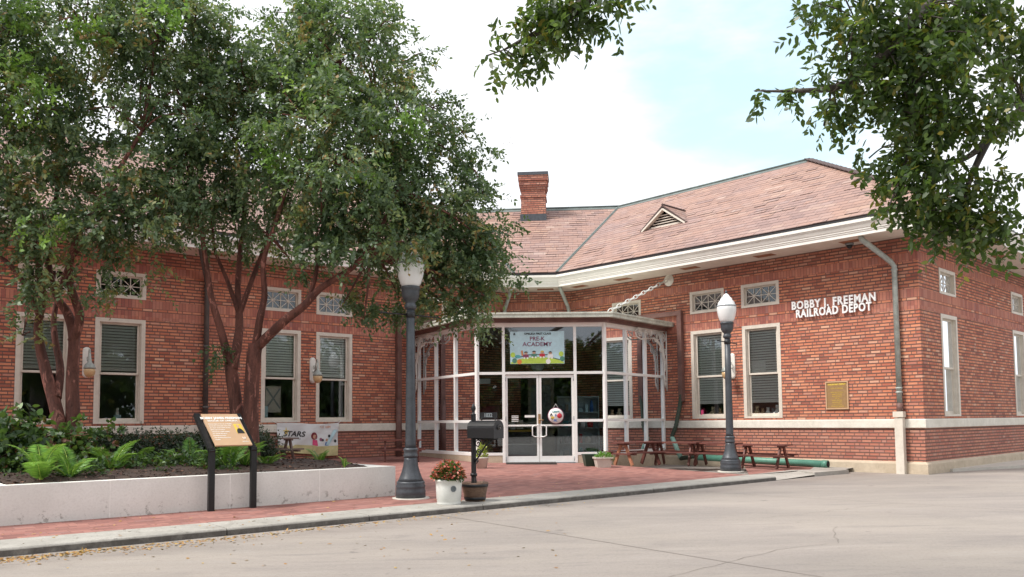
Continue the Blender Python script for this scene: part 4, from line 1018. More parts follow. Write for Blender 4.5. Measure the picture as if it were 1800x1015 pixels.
t = thing('bronze_plaque', 'bronze plaque with rows of raised text on the brick wall beside the downspout', 'plaque', FR((pa[0]+pb[0])/2, .02, pb[1]))
mb = MB(); mb.box(FR, pb[0]+.02, pa[0]-.02, .0, .02, pb[1]+.02, pa[1]-.02); mb.build('plate', M['bronze'], t)
mb = MB(); a, b, c, d = pb[0], pa[0], pb[1], pa[1]
for q in ((a, a+.025, c, d), (b-.025, b, c, d), (a+.025, b-.025, c, c+.025), (a+.025, b-.025, d-.025, d)): mb.box(FR, q[0], q[1], .0, .035, q[2], q[3])
mb.build('rim', M['tan'], t)
mb = MB(); cp = FR((a+b)/2, .021, d-.07); TP = lambda dy: (lambda x, y, z: cp+gx*x+Vector((0, 0, 1))*(y-dy)+gn*z)
put_text(mb, TP(0), 'RAILROAD DEPOT', .05, ext=.002, off=.002); put_text(mb, TP(.09), 'CITY OF OPELIKA', .035, ext=.002)
for k in range(9): put_text(mb, TP(.18+k*.045), ['MAYOR AND COUNCIL', 'BOBBY J. FREEMAN', 'RAILROAD DEPOT', 'OPELIKA', 'BOBBY J. FREEMAN', 'RAILROAD DEPOT', 'CITY OF OPELIKA', 'MAYOR AND COUNCIL', 'OPELIKA'][k], .028, ext=.002)
mb.build('lettering', M['yellow'], t)
# wrinkled vinyl banner
(ua, za), (ub_, zb_) = FL.at(485, 744), FL.at(592, 743); zlo = FL.at(591, 801)[1]; BL = ub_-ua; BHt = za-zlo
t = thing('vinyl_banner', 'wrinkled white vinyl banner with STARS lettering tied under the left wing windows', 'banner', FL((ua+ub_)/2, .06, zlo))
def wr(s, v):   # wrinkle depth
    return .075+.018*sin(9*s+5*v)+.012*sin(17*(s-v*.6))+.02*abs(1-v)*0
def bp(s, v, h=0.):  # s 0..1 along, v 0..1 up
    lift = (.30*(1-s)**1.2 if s < .62 else 0)*(1-v)**1.0*.55
    zt = za-.03*sin(pi*s)+.035*sin(pi*s*1.9)*.5
    return FL(ua+BL*s+.02*(1-v)*(1-s), wr(s, v)+h, zlo+lift*.9+(zt-zlo-lift*.9)*v)
mb = MB(); NX, NY = 60, 26
for i in range(NX):
    for j in range(NY):
        s0_, s1_, v0, v1 = i/NX, (i+1)/NX, j/NY, (j+1)/NY
        mb.face([bp(s0_, v0), bp(s1_, v0), bp(s1_, v1), bp(s0_, v1)], 1 if v1 < .30+.03*s0_ else 0, smooth=True)
M['vinyl'] = simple('white_vinyl', (.80, .81, .82), .45, var=.03); M['sand'] = simple('print_sand', (.66, .58, .30), .5, var=.12, sc=14)
bn = mb.build('sheet', [M['vinyl'], M['sand']], t); sm = bn.modifiers.new('thickness', 'SOLIDIFY'); sm.thickness = .003
def onb(txt, s, v, size, mat, **k):
    vs, fs = text_geo(txt, size, ext=.0008, **k); mb = MB(); mb.raw([bp(s+x/BL, v+y/BHt, .006+z) for x, y, z in vs], fs); return mb.build('lettering', mat, t)
onb('STARS', .26, .66, .2, M['pblack'], off=.005, shear=.25)
onb('reading every day', .24, .52, .06, M['grey'], off=.0)
def blob(pts, mat, name, h=.006):
    mb = MB(); mb.face([bp(x, y, h) for x, y in pts]); mb.build(name, M[mat], t)
for k in range(5):
    a = pi/2+k*2*pi/5; blob([(.14+.012*cos(a-pi/2), .74+.03*sin(a-pi/2)), (.14+.055*cos(a), .74+.15*sin(a)), (.14+.012*cos(a+pi/2), .74+.03*sin(a+pi/2))], 'yellow', 'star_ray')
blob(arc_pts(.59, .62, .055, .12, 0, 2*pi)[:-1], 'maroon', 'child_hair'); blob(arc_pts(.595, .6, .03, .065, 0, 2*pi)[:-1], 'skin', 'child_face', .009)
blob([(.56, .32), (.645, .32), (.64, .5), (.565, .5)], 'pink', 'child_shirt', .008)
blob([(.775, .32), (.84, .32), (.985, .8), (.92, .8)], 'skyb', 'slide_print', .008)
for x, y, r_, cn in ((.7, .52, .025, 'plum'), (.73, .5, .02, 'pblack'), (.845, .62, .02, 'pblack'), (.80, .5, .02, 'skin'), (.955, .45, .022, 'pblack')): blob(arc_pts(x, y, r_, r_*2.2, 0, 2*pi, 12)[:-1], cn, 'child_head', .01)
blob([(.77, .33), (.83, .33), (.82, .43), (.775, .43)], 'blue', 'child_shirt', .011)
onb('* 11  1234', .78, .90, .07, M['orange'], off=.001)
for s_ in (0., 1.):
    mb = MB(); mb.tube([bp(s_, .99), FL(ua+BL*s_+(-.12 if s_ == 0 else .1), .05, za+.06)], .006, 5); mb.build('tie_cord', M['pwhite'], t)

# ================================================================= wall lamps
def wall_lamp(fr, x, y, lab):
    u = fr.at(x, y, .0)[0]; zt = 2.72
    P = fr(u, 0, zt-.25); t = thing('wall_lamp', lab, 'wall lamp', P, group='bell shaped wall lamps between the windows')
    mb = MB()
    for k, (w, a, b) in enumerate(((.075, -.28, .22),)): mb.box(fr, u-w, u+w, .0, .03, zt-.25+a, zt-.25+b)
    R = fr.n.to_3d().to_track_quat('Z', 'Y').to_matrix()
    mb.lathe(fr(u, .0, zt-.03), [(0, .029), (.075, .029), (.075, 0)], 20, R=R); mb.lathe(fr(u, .0, zt-.53), [(0, .029), (.075, .029), (.075, 0)], 20, R=R)
    mb.build('back_plate', M['fascia'], t)
    X, Z = fr.n.to_3d(), Vector((0, 0, 1)); q = lambda o, z: fr(u, o, z)
    mb = MB(); mb.tube([q(.03, zt-.32), q(.09, zt-.34), q(.16, zt-.28), q(.2, zt-.12), q(.24, zt-.02), q(.29, zt-.04), q(.3, zt-.14)], .014, 8)
    mb.tube(spiral(q(.1, zt-.22), .06, 1.3, 0, X, Z, 1, 16), .009, 6); mb.build('scroll_arm', M['spout'], t)
    mb = MB(); mb.lathe(q(.3, 0), [(0, zt-.1), (.02, zt-.1), (.028, zt-.2), (.04, zt-.28), (.045, zt-.3), (.09, zt-.34), (.115, zt-.40), (.12, zt-.43), (.0, zt-.43)], 20); mb.build('bell_shade', M['spout'], t)
    mb = MB(); mb.lathe(q(.3, 0), [(.0, zt-.435), (.112, zt-.435), (.115, zt-.48), (.1, zt-.55), (.06, zt-.60), (.0, zt-.615)], 20); mb.build('glass_bowl', M['amber'], t)
wall_lamp(FL, 152, 620, 'wall lamp behind the left tree trunks, beside the leftmost clear window')
wall_lamp(FL, 549, 640, 'wall lamp between the two blinded windows above the STARS banner')
wall_lamp(FR, 1288, 640, 'wall lamp partly hidden by the far street lamp post')
# security dome under the soffit
q = at3(FR, 1493, 428, .3); t = thing('security_camera', 'small dark dome camera under the right eave', 'camera', V3(q, ZW-.01))
mb = MB(); mb.lathe(V3(q, ZW-.13), [(0, 0), (.04, .01), (.065, .05), (.07, .085)], 16); mb.build('dome', M['black'], t)
mb = MB(); mb.lathe(V3(q, ZW-.05), [(0, 0), (.09, 0), (.095, .02), (.09, .045), (0, .045)], 16); mb.build('mount', M['grey'], t)

# ================================================================= street lamps
def street_lamp():
    t = thing('street_lamp', 'tall fluted iron street lamp standing by the concrete planter, globe among the leaves', 'street lamp', (0, 0, 0), 0, 'fluted street lamps along the plaza')
    mb = MB(); mb.lathe((0, 0, 0), [(.27, -.03), (.27, .012), (.0, .012)], 12); mb.build('base_slab', M['slab'], t)
    mb = MB()
    mb.lathe((0, 0, 0.012), [(.215, 0), (.215, .10), (.205, .125), (.21, .15), (.215, .17), (.20, .195), (.205, .215), (.195, .24)], 32)
    mb.lathe((0, 0, 0), [(.19, .25), (.165, .30), (.135, .38), (.11, .47), (.098, .56), (.092, .60)], 32, flute=.07, fz=(.28, .58))
    mb.lathe((0, 0, 0), [(.092, .60), (.105, .61), (.108, .63), (.098, .65), (.098, .69), (.106, .705), (.108, .72), (.085, .74)], 32); mb.build('base', M['iron'], t)
    mb = MB(); mb.lathe((0, 0, 0), [(.08, .74), (.078, .8), (.066, 2.0), (.058, 2.86)], 28, flute=.1, fz=(.79, 2.8)); mb.build('shaft', M['iron'], t)
    mb = MB(); mb.lathe((0, 0, 0), [(.06, 2.80), (.085, 2.82), (.088, 2.86), (.075, 2.88), (.07, 2.91), (.10, 2.94), (.125, 2.99), (.132, 3.06), (.132, 3.10), (.142, 3.11), (.142, 3.14), (.125, 3.15), (.0, 3.15)], 28); mb.build('capital', M['iron'], t)
    mb = MB(); mb.lathe((0, 0, 0), [(.115, 3.13), (.15, 3.19), (.182, 3.29), (.20, 3.40), (.202, 3.49), (.192, 3.51), (.175, 3.54), (.165, 3.58), (.13, 3.615), (.115, 3.66), (.08, 3.685), (.055, 3.73), (.02, 3.76), (0, 3.77)], 32); g = mb.build('globe', M['globe'], t)
    mb = MB(); mb.lathe((0, 0, 0), [(.203, 3.475), (.207, 3.49), (.203, 3.505)], 32); mb.build('globe_band', M['grey'], g)
    mb = MB(); mb.lathe((0, 0, 0), [(.02, 3.755), (.028, 3.79), (.012, 3.82), (0, 3.85)], 12); mb.build('finial', M['iron'], t)
    mb = MB(); a = math.atan2(KD.y, KD.x); d = Vector((cos(a), sin(a), 0))
    for s_ in (1, -1): mb.tube([d*.04*s_+Vector((0, 0, 2.72)), d*.5*s_+Vector((0, 0, 2.72))], .011, 8); mb.lathe(d*.5*s_+Vector((0, 0, 2.72)), [(0, -.02), (.018, 0), (0, .02)], 8)
    mb.lathe((0, 0, 2.68), [(.065, 0), (.07, .02), (.07, .06), (.065, .08)], 16); mb.build('banner_arm', M['black'], t)
    return t
L1 = street_lamp(); p = GP(722, 876); L1.location = p
p = GP(1284.5, 829); L2 = dup(L1, p, .2, 'street lamp with clear white globe in front of the right wing windows')
L1.scale = (1, 1, .978)

# ================================================================= planter
A0, A1_ = GP(0, 925.5), GP(695, 871.5); dP = (A1_-A0).xy.normalized(); nP = Vector((-dP.y, dP.x))
PLF = Fr(A1_.xy, -dP, 1)          # u from the right corner leftwards; n towards the street?
if PLF.n.dot(nP) > 0: PLF = Fr(A1_.xy, -dP, -1)
PL_len = ((A0-A1_).length)+.45; PLZ = A1_.z+.435; PLD = 3.55; PT = .17
inn = G(33, 858, PLZ).xy; ul = (inn-A1_.xy).dot(PLF.d)
plt = thing('concrete_planter', 'long low pale concrete planter wall around the flower bed', 'planter', A1_)
mb = MB(); prev = 0.; js = sorted([(G(x, y, .2).xy-A1_.xy).dot(PLF.d) for x, y in ((558, 860), (398, 870), (213, 890))])
mb.box(PLF, 0, ul+.75, -PT, 0, -.1, PLZ); mb.build('front_wall', M['planter'], plt, bevel=.014)
mb = MB(); mb.box(PLF, 0, .3, -PLD, -PT-.002, -.1, PLZ-.002); mb.build('side_wall', M['planter'], plt, bevel=.014)
mb = MB(); mb.box(PLF, ul, ul+.75, -PLD, -PT-.002, -.1, PLZ-.002); mb.build('side_wall', M['planter'], plt, bevel=.014)
mb = MB(); mb.box(PLF, 0, ul+.75, -PLD-PT, -PLD-.002, -.1, PLZ); mb.build('back_wall', M['planter'], plt, bevel=.014)
mb = MB()
for u in js: mb.box(PLF, u-.008, u+.008, -.01, .003, -.02, PLZ-.006)
mb.build('joint', M['seam'], plt)
# soil
mb = MB(); R_ = np.random.RandomState(4); NU, NV = 60, 30; H = R_.rand(NU+1, NV+1)*.03
def soil_z(u, o): return PLZ-.05+.10*sin(min(1, max(0, o/PLD))*pi)
for i in range(NU):
    for j in range(NV):
        q = []
        for a, b in ((i, j), (i+1, j), (i+1, j+1), (i, j+1)):
            u = .3+(ul-.3)*a/NU; o_ = PT+(PLD-PT)*b/NV; q.append(PLF(u, -o_, soil_z(u, o_)+H[a, b]))
        mb.face(q, smooth=True)
structure(mb.build('soil', M['mulch']))

# ================================================================= wayside sign
def sp(x, y): return GP(x, y)
s1_, s2_ = sp(370.5, 899), sp(444.5, 893); sd_ = (s2_-s1_).xy.normalized(); sn = Vector((sd_.y, -sd_.x))   # towards the street
FS = Fr(s1_.xy, sd_, 1); SW = (s2_-s1_).xy.length
t = thing('interpretive_sign', 'slanted tan history panel on two black posts in front of the planter', 'sign', s1_)
zb = EYE+(756-798)/F_PX*s1_.y; zt_ = zb+.44
bk = .52
for u in (0, SW):
    mb = MB(); mb.beam(FS(u, 0, -.02), FS(u, 0, zb), .075, .05, up=FS.n.to_3d()); mb.beam(FS(u, .02, zb-.06), FS(u, -bk, zt_-.02), .075, .05, up=FS.n.to_3d()); mb.build('post', M['black'], t)
p00, p10 = FS(.035, .035, zb+.02), FS(SW-.035, .035, zb+.02); p01 = FS(.035, -bk+.06, zt_-.02); ey_ = (p01-p00); PH = ey_.length; ey_.normalize(); ex_ = (p10-p00).normalized(); en = ex_.cross(ey_); PW = (p10-p00).length
mb = MB(); mb.slab([p00+en*.012, p10+en*.012, p10+ey_*PH+en*.012, p01+en*.012], en, .02); mb.build('panel', M['tan'], t)
pc = (p00+p10+p01+p10+ey_*PH)/4+en*.0135
TS = lambda dx, dy: (lambda x, y, z: pc+ex_*(x+dx*PW)+ey_*(y+dy*PH)+en*z)
mb = MB(); put_text(mb, TS(0, .36), 'BOBBY JAMES FREEMAN', .058, ext=.001, off=.0025, sx=.9); put_text(mb, TS(0, .27), 'MAYOR OF OPELIKA', .036, ext=.001, off=.001, sx=1.2)
for k in range(9):
    put_text(mb, TS(-.44, .17-k*.062), ['Railroad depot of the city of Opelika', 'served the community many years', 'the depot stands beside the line', 'Bobby James Freeman', 'restored as a public building', 'city council and mayor', 'the Railroad Depot', 'was named in his honour', 'Opelika'][k], .021, ext=.0008, off=.0004, align='LEFT')
put_text(mb, TS(.36, -.40), 'OPELIKA', .022, ext=.001); mb.build('lettering', M['pwhite'], t)
def sq(mb, x0, x1, y0, y1, h=.002): mb.slab([pc+ex_*(x*PW)+ey_*(y*PH)+en*h for x, y in ((x0, y0), (x1, y0), (x1, y1), (x0, y1))], en, h+.0005)
mb = MB(); sq(mb, .24, .46, -.14, .16); ph = mb.build('portrait', M['yellow'], t)
mb = MB(); mb.face([pc+ex_*((.35+.1*cos(a))*PW)+ey_*((-.14+.16*max(0, sin(a)))*PH)+en*.003 for a in np.linspace(0, pi, 12)]); mb.build('jacket', M['pblack'], ph)
mb = MB(); mb.face([pc+ex_*((.34+.035*cos(a))*PW)+ey_*((.08+.06*sin(a))*PH)+en*.0035 for a in np.linspace(0, 2*pi, 12)[:-1]]); mb.build('face', M['skin'], ph)
mb = MB(); mb.tube([pc+ex_*((.36+.03*cos(a))*PW)+ey_*((-.28+.05*sin(a))*PH)+en*.002 for a in np.linspace(pi*.9, pi*2.1, 8)], .004, 4); mb.build('emblem', M['pwhite'], t)

# ================================================================= pots, barrel, letter box
def begonia(t, c, R, h, seed=1):
    pass
p = GP(789, 887); PWH = thing('glazed_pot', 'large round white glazed pot of coral begonias on the kerb', 'flower pot', p)
mb = MB(); k = .0066*1
mb.lathe(p, [(.0, 0), (.158, 0), (.162, .02), (.158, .045), (.162, .05), (.163, .075), (.167, .08), (.175, .24), (.180, .31), (.188, .315), (.188, .34), (.165, .34), (.16, .29), (0, .29)], 36); mb.build('pot', M['white2'], PWH)
mb = MB(); aa = math.atan2(-p.y, -p.x)+.35; cd = p+Vector((cos(aa), sin(aa), 0))*.178+Vector((0, 0, .22)); RMx = Vector((cos(aa), sin(aa), 0)).to_track_quat('Z', 'Y').to_matrix()
mb.lathe(cd, [(.036, .001), (.041, .005), (.036, .007), (.033, .002), (.036, .001)], 20, R=RMx)
X_ = RMx @ Vector((1, 0, 0)); Y_ = RMx @ Vector((0, 1, 0))
for k in (-1, 0, 1): mb.tube([cd+X_*.012*k-Vector((0, 0, .022)), cd+X_*.02*k+Vector((0, 0, .022))], .002, 4)
mb.build('emblem', M['grey'], PWH)
p = GP(835, 881.5); BAR = thing('half_barrel', 'dark wooden half barrel planter holding the letter box post', 'barrel planter', p)
mb = MB(); mb.lathe(p, [(0, 0), (.135, 0), (.15, .06), (.165, .13), (.178, .2), (.188, .265), (.172, .265), (.165, .22), (0, .22)], 32, flute=.015, fz=(.01, .25)); mb.build('staves', M['barrel'], BAR)
for z, r0_, r1_ in ((.045, .149, .156), (.225, .186, .190)):
    mb = MB(); mb.lathe(p, [(r0_, z-.02), (r1_, z+.02), (r1_-.01, z+.02), (r0_-.01, z-.02), (r0_, z-.02)], 32); mb.build('hoop', M['black'], BAR)
mb = MB(); mb.lathe(p, [(0, .225), (.166, .222)], 24); mb.build('soil', M['mulch'], BAR)
MBX = thing('letter_box', 'black letter box with number plate on an ornate post with a finial', 'letter box', V3(p, p.z+.22))
zt0 = p.z; pz_ = lambda y: EYE+(751-y)/F_PX*p.y
px_ = Vector((p.x-.015, p.y, 0))
mb = MB(); mb.bx(V3(px_, (p.z+.1+pz_(738))/2), (.05, .05, pz_(738)-p.z-.1), rot(.7)); mb.lathe(px_+Vector((0, 0, p.z+.1)), [(.045, .25), (.05, .27), (.045, .29)], 12); mb.lathe(px_, [(.034, pz_(740)), (.036, pz_(738)), (.015, pz_(737)), (.022, pz_(733)), (.034, pz_(729)), (.03, pz_(725)), (.012, pz_(721)), (0, pz_(718))], 14); mb.build('post', M['black'], MBX)
bd_ = Vector((.80, -.60, 0)).normalized(); sd3 = Vector((-bd_.y, bd_.x, 0)); zb0, hb, rb = pz_(780), .14, .105; st_ = px_-bd_*.03
prof = [(-rb, 0), (rb, 0), (rb, hb)]+[(rb*cos(a), hb+rb*sin(a)) for a in np.linspace(0, pi, 12)[1:-1]]+[(-rb, hb)]
LB = .46; mb = MB()
f0 = [st_+sd3*a+Vector((0, 0, zb0+b)) for a, b in prof]; f1 = [q+bd_*LB for q in f0]
mb.face(f0[::-1]); mb.face(f1)
for i in range(len(f0)): j = (i+1) % len(f0); mb.face([f0[i], f0[j], f1[j], f1[i]], smooth=i > 2)
mb.build('box', M['black'], MBX, bevel=.004)
mb = MB(); f0 = [st_+bd_*(LB)+sd3*a*1.06+Vector((0, 0, zb0+b*1.04-.004)) for a, b in prof]; f1 = [q+bd_*.02 for q in f0]; mb.face(f0[::-1]); mb.face(f1)
for i in range(len(f0)): j = (i+1) % len(f0); mb.face([f0[i], f0[j], f1[j], f1[i]])
dr = mb.build('box_door', M['black'], MBX); mb = MB(); c = st_+bd_*(LB+.03)+Vector((0, 0, zb0+hb)); mb.tube([c, c+bd_*.02], .015, 8); mb.tube(spiral(c+bd_*.005, .05, 1, 0, sd3, Vector((0, 0, 1))), .006, 5); mb.build('door_pull', M['darkpipe'], dr)
mb = MB(); c = st_+bd_*.3+Vector((0, 0, zb0+hb+rb+.02)); 
mb.bx(c+Vector((0, 0, .05)), (.30, .012, .085), Matrix((bd_, sd3, Vector((0, 0, 1)))).transposed()); mb.tube([c-bd_*.12-Vector((0, 0, .03)), c-bd_*.12+Vector((0, 0, .02))], .008, 6); mb.tube([c+bd_*.12-Vector((0, 0, .03)), c+bd_*.12+Vector((0, 0, .02))], .008, 6); npl = mb.build('number_plate', M['black'], MBX)
mb = MB(); put_text(mb, lambda x, y, z: c+bd_*x-sd3*(.007+z)+Vector((0, 0, .05+y)), '1032', .075, ext=.002, off=.002); mb.build('numerals', M['grey'], npl)
mb = MB(); X_, Z_ = bd_, Vector((0, 0, 1)); b0_ = px_+Vector((0, 0, 0))
mb.tube([b0_+X_*.03+Z_*(zb0-.32), b0_+X_*.1+Z_*(zb0-.25), b0_+X_*.2+Z_*(zb0-.12), b0_+X_*.36+Z_*(zb0-.02)], .012, 6); mb.tube([b0_+Z_*(zb0-.012), b0_+X_*.42+Z_*(zb0-.012)], .012, 6)
for cx, cz, r_ in ((.08, -.08, .06), (.19, -.06, .045), (.09, -.2, .05), (.05, -.33, .035), (.28, -.045, .03)): mb.tube(spiral(b0_+X_*cx+Z_*(zb0+cz), r_, 1.5, 0, X_, Z_), .008, 5)
mb.build('scroll_bracket', M['black'], MBX)

p = GP(847, 823.5); POTL = thing('round_pot', 'pale round pot with yellow green plant left of the entrance doors', 'flower pot', p)
mb = MB(); mb.lathe(p, [(0, 0), (.105, 0), (.14, .2), (.155, .21), (.155, .245), (.135, .245), (.13, .2), (0, .2)], 28); mb.build('pot', M['pot'], POTL)
p = GP(1060, 821.5); POTR = thing('square_pot', 'pale tapered square pot with trailing plant right of the entrance doors', 'flower pot', p)
mb = MB(); 
def frust(mb, c, w0, w1, h, R, z=0):
    q0 = [c+R @ Vector((x*w0/2, y*w0/2, z)) for x, y in ((-1, -1), (1, -1), (1, 1), (-1, 1))]; q1 = [c+R @ Vector((x*w1/2, y*w1/2, z+h)) for x, y in ((-1, -1), (1, -1), (1, 1), (-1, 1))]
    mb.face(q0[::-1]); mb.face(q1)
    for i in range(4): j = (i+1) % 4; mb.face([q0[i], q0[j], q1[j], q1[i]])
frust(mb, p, .29, .36, .19, rot(.1)); frust(mb, p, .40, .40, .035, rot(.1), .19); mb.build('pot', M['pot'], POTR, bevel=.01)
p = GP(1037, 819.5); t = thing('waste_basket', 'dark green tapered bin beside the square pot', 'bin', p)
mb = MB(); frust(mb, p, .22, .30, .25, rot(.15)); mb.build('bin_body', M['dgreen'], t, bevel=.015); mb = MB(); frust(mb, p, .315, .315, .02, rot(.15), .25); mb.build('rim', M['dgreen'], t, bevel=.006)
p = GP(932, 823); mb = MB(); dm_ = Vector((1, 0, 0)); mb.box(FV, ux(889), ux(975), .13, .62, ZG-.03, ZG+.028); 
o = mb.build('door_mat', M['mat'], loc=FV(ux(932), .4, ZG), bevel=.008); tag(o, 'dark ribbed door mat in front of the entrance doors', 'door mat')

# ================================================================= picnic tables
def picnic(wood, lab, endm=None):
    t = thing('picnic_table', lab, 'picnic table', (0, 0, 0), 0, 'small picnic tables outside the building')
    L = 1.12; R_ = random.Random(5)
    for k in range(3):
        mb = MB(); mb.bx((0, -.155+k*.155, .515), (L, .148, .03)); mb.build('table_board', wood, t, bevel=.006)
    for s in (-1, 1):
        for k in range(1):
            mb = MB(); mb.bx((0, s*.43, .295), (L, .17, .03)); mb.build('seat', wood, t, bevel=.006)
    for s in (-1, 1):
        x = s*.40
        mb = MB(); mb.beam((x, -.20, .485), (x, .20, .485), .035, .06, up=(1, 0, 0)); mb.build('top_cleat', wood, t)
        mb = MB(); mb.beam((x+.037*s, -.50, .26), (x+.037*s, .50, .26), .035, .07, up=(1, 0, 0)); mb.build('seat_beam', wood, t)
        for q in (-1, 1):
            mb = MB(); mb.beam((x, q*.33, 0), (x, q*.07, .5), .085, .035, up=(1, 0, 0)); mb.build('leg', endm if (endm and s < 0) else wood, t)
    return t
def fpos(x, y): return GP(x, y)
rw = math.atan2(-FR.d.y, -FR.d.x)
T1 = picnic(M['tablew'], 'picnic table with one tan end frame, nearest the glass entrance', M['tablet']); T1.location = fpos(1120, 817); T1.rotation_euler.z = radians(30)
T0 = picnic(M['tablew'], 'dark red picnic table under the right end of the belt, farthest right of the row'); p = fpos(1348, 823.5); T0.location = p+Vector((0.0, .12, 0)); T0.rotation_euler.z = rw+.10
p = fpos(1262, 819); dup(T0, p+Vector((0, .12, 0)), rw+.16, 'dark red picnic table behind the far street lamp')
p = fpos(1190, 817); dup(T0, p+Vector((0, .1, 0)), rw+.3, 'dark red picnic table under the bent corrugated hose')
p = fpos(706, 811); dup(T0, p, AL-.55, 'dark red picnic table against the left wing beside the downspout')
T5 = picnic(M['tabled'], 'grey weathered picnic table half hidden below the vinyl banner'); p = FL(-.25, .75, 0); T5.location = V3(p, pz(p.x, p.y)+.0); T5.rotation_euler.z = AL
T5.scale = (1.0, 1.0, 1.12)
# green pipe on the ground
mb = MB(); a = at3(FR, 1225, 803, .33); b = at3(FR, 1455, 820, .36); a = V3(a, pz(a.x, a.y)+.085); b = V3(b, pz(b.x, b.y)+.085)
dd = (b-a).normalized(); mb.tube([a, b], .078, 16); mb.tube([b-dd*.12, b+dd*.01], .088, 16); t = thing('drain_pipe', 'long dark green drain pipe lying along the wall behind the picnic tables', 'pipe', a)
mb.build('pipe', M['green'], t)
mb = MB(); mb.tube([b+dd*.011, b+dd*.014], .07, 16); mb.build('pipe_mouth', M['dark'], t)
mb = MB(); mb.tube([pe, a+Vector((-.05, 0, .03)), a+dd*.2], .06, 10); mb.build('elbow', M['hose'], t)

# ================================================================= things on the window sills
def teddy(c, R, s, mat, lab, nm='teddy_bear', ears=True):
    t = thing(nm, lab, 'soft toy', c, group='soft toys on the right window sills')
    mb = MB(); mb.lathe(c, [(0, 0), (.05*s, .005*s), (.062*s, .05*s), (.045*s, .1*s), (.02*s, .12*s)], 12); mb.lathe(c+Vector((0, 0, .105*s)), [(0, 0), (.035*s, .01*s), (.045*s, .04*s), (.035*s, .07*s), (0, .085*s)], 12)
    f = R.n.to_3d(); d = R.d.to_3d()
    for q in (-1, 1): mb.tube([c+d*.045*s*q+Vector((0, 0, .08*s)), c+d*.06*s*q+f*.03*s+Vector((0, 0, .03*s))], .016*s, 7); mb.tube([c+d*.03*s*q+Vector((0, 0, .02*s)), c+d*.05*s*q+f*.07*s+Vector((0, 0, .018*s))], .02*s, 7)
    mb.build('body', mat, t)
    if ears:
        for q in (-1, 1): mb = MB(); mb.lathe(c+d*.035*s*q+Vector((0, 0, .165*s)), [(0, 0), (.016*s, .005*s), (.016*s, .02*s), (0, .03*s)], 8); mb.build('ear', mat, t)
c1, c2 = WIN['R'][0], WIN['R'][1]; zs = ZWS+.09
mb = MB(); P = FR(c2+.30, -.19, zs); t = thing('red_handbag', 'small pink red toy handbag on the sill of the window nearer the entrance', 'bag', P)
mb.bx(P+Vector((0, 0, .07)), (.17, .07, .13), rot(.9)); mb.build('bag', M['pink'], t, bevel=.02); mb = MB(); mb.tube([P+FR.d.to_3d()*.04*cos(a)+Vector((0, 0, .13+.06*sin(a))) for a in np.linspace(0, pi, 9)], .008, 6); mb.build('handle', M['pink'], t)
teddy(FR(c2+.02, -.20, zs), FR, 1.15, M['plush'], 'cream teddy bear beside the pink bag'); teddy(FR(c2-.2, -.20, zs), FR, .95, M['tan'], 'tan teddy bear nearest the lamp post on the sill')
for k, (du, s_, mt, lb) in enumerate(((.27, 1.1, 'plush', 'cream plush bear at the left of the right sill'), (.12, .8, 'tan', 'small tan plush toy second on the right sill'), (-.02, .9, 'pwhite', 'white plush toy in the middle of the right sill'), (-.15, .8, 'grey', 'grey plush toy fourth on the right sill'), (-.28, 1.2, 'pwhite', 'large white plush toy at the right end of the sill'))):
    teddy(FR(c1+du, -.20, zs), FR, s_, M[mt], lb)
P = FL(WIN['L'][1]+.02, -.2, zs); t = thing('figurine', 'small white figurine on a blue block in the leftmost clear window', 'figurine', P)
mb = MB(); mb.bx(P+Vector((0, 0, .05)), (.14, .1, .1), rot(.6)); mb.build('block', M['skyb'], t, bevel=.01); mb = MB(); mb.lathe(P+Vector((0, 0, .1)), [(0, 0), (.035, 0), (.04, .05), (.02, .09), (.03, .12), (.02, .155), (0, .16)], 12); mb.build('statuette', M['pwhite'], t)
flatsign(FL, WIN['L'][2]-.4, WIN['L'][2]-.2, ZWS+.12, ZWS+.4, -.3, 'skyb', 'blue_folder', 'pale blue folder standing inside the window above the banner', 'folder')
o = flatsign(FL, WIN['L'][2]-.2, WIN['L'][2]+.2, ZWS+.25, ZWS+.9, -.45, 'pot', 'crossed_paper', 'pale patterned sheet seen inside the window above the banner', 'paper')
mb = MB(); c = FL(WIN['L'][2], -.445, ZWS+.6); mb.beam(c-FL.d.to_3d()*.18-Vector((0, 0, .25)), c+FL.d.to_3d()*.18+Vector((0, 0, .25)), .04, .004, up=FL.n.to_3d()); mb.beam(c+FL.d.to_3d()*.18-Vector((0, 0, .25)), c-FL.d.to_3d()*.18+Vector((0, 0, .25)), .04, .006, up=FL.n.to_3d()); mb.build('cross_strip', M['grey'], o)
flatsign(FR, c1-.02, c1+.36, ZWS+1.1, ZWS+1.42, -.140, 'pwhite', 'white_notice', 'white sheet in the upper sash of the window right of the lamp post', 'notice', th=.004)

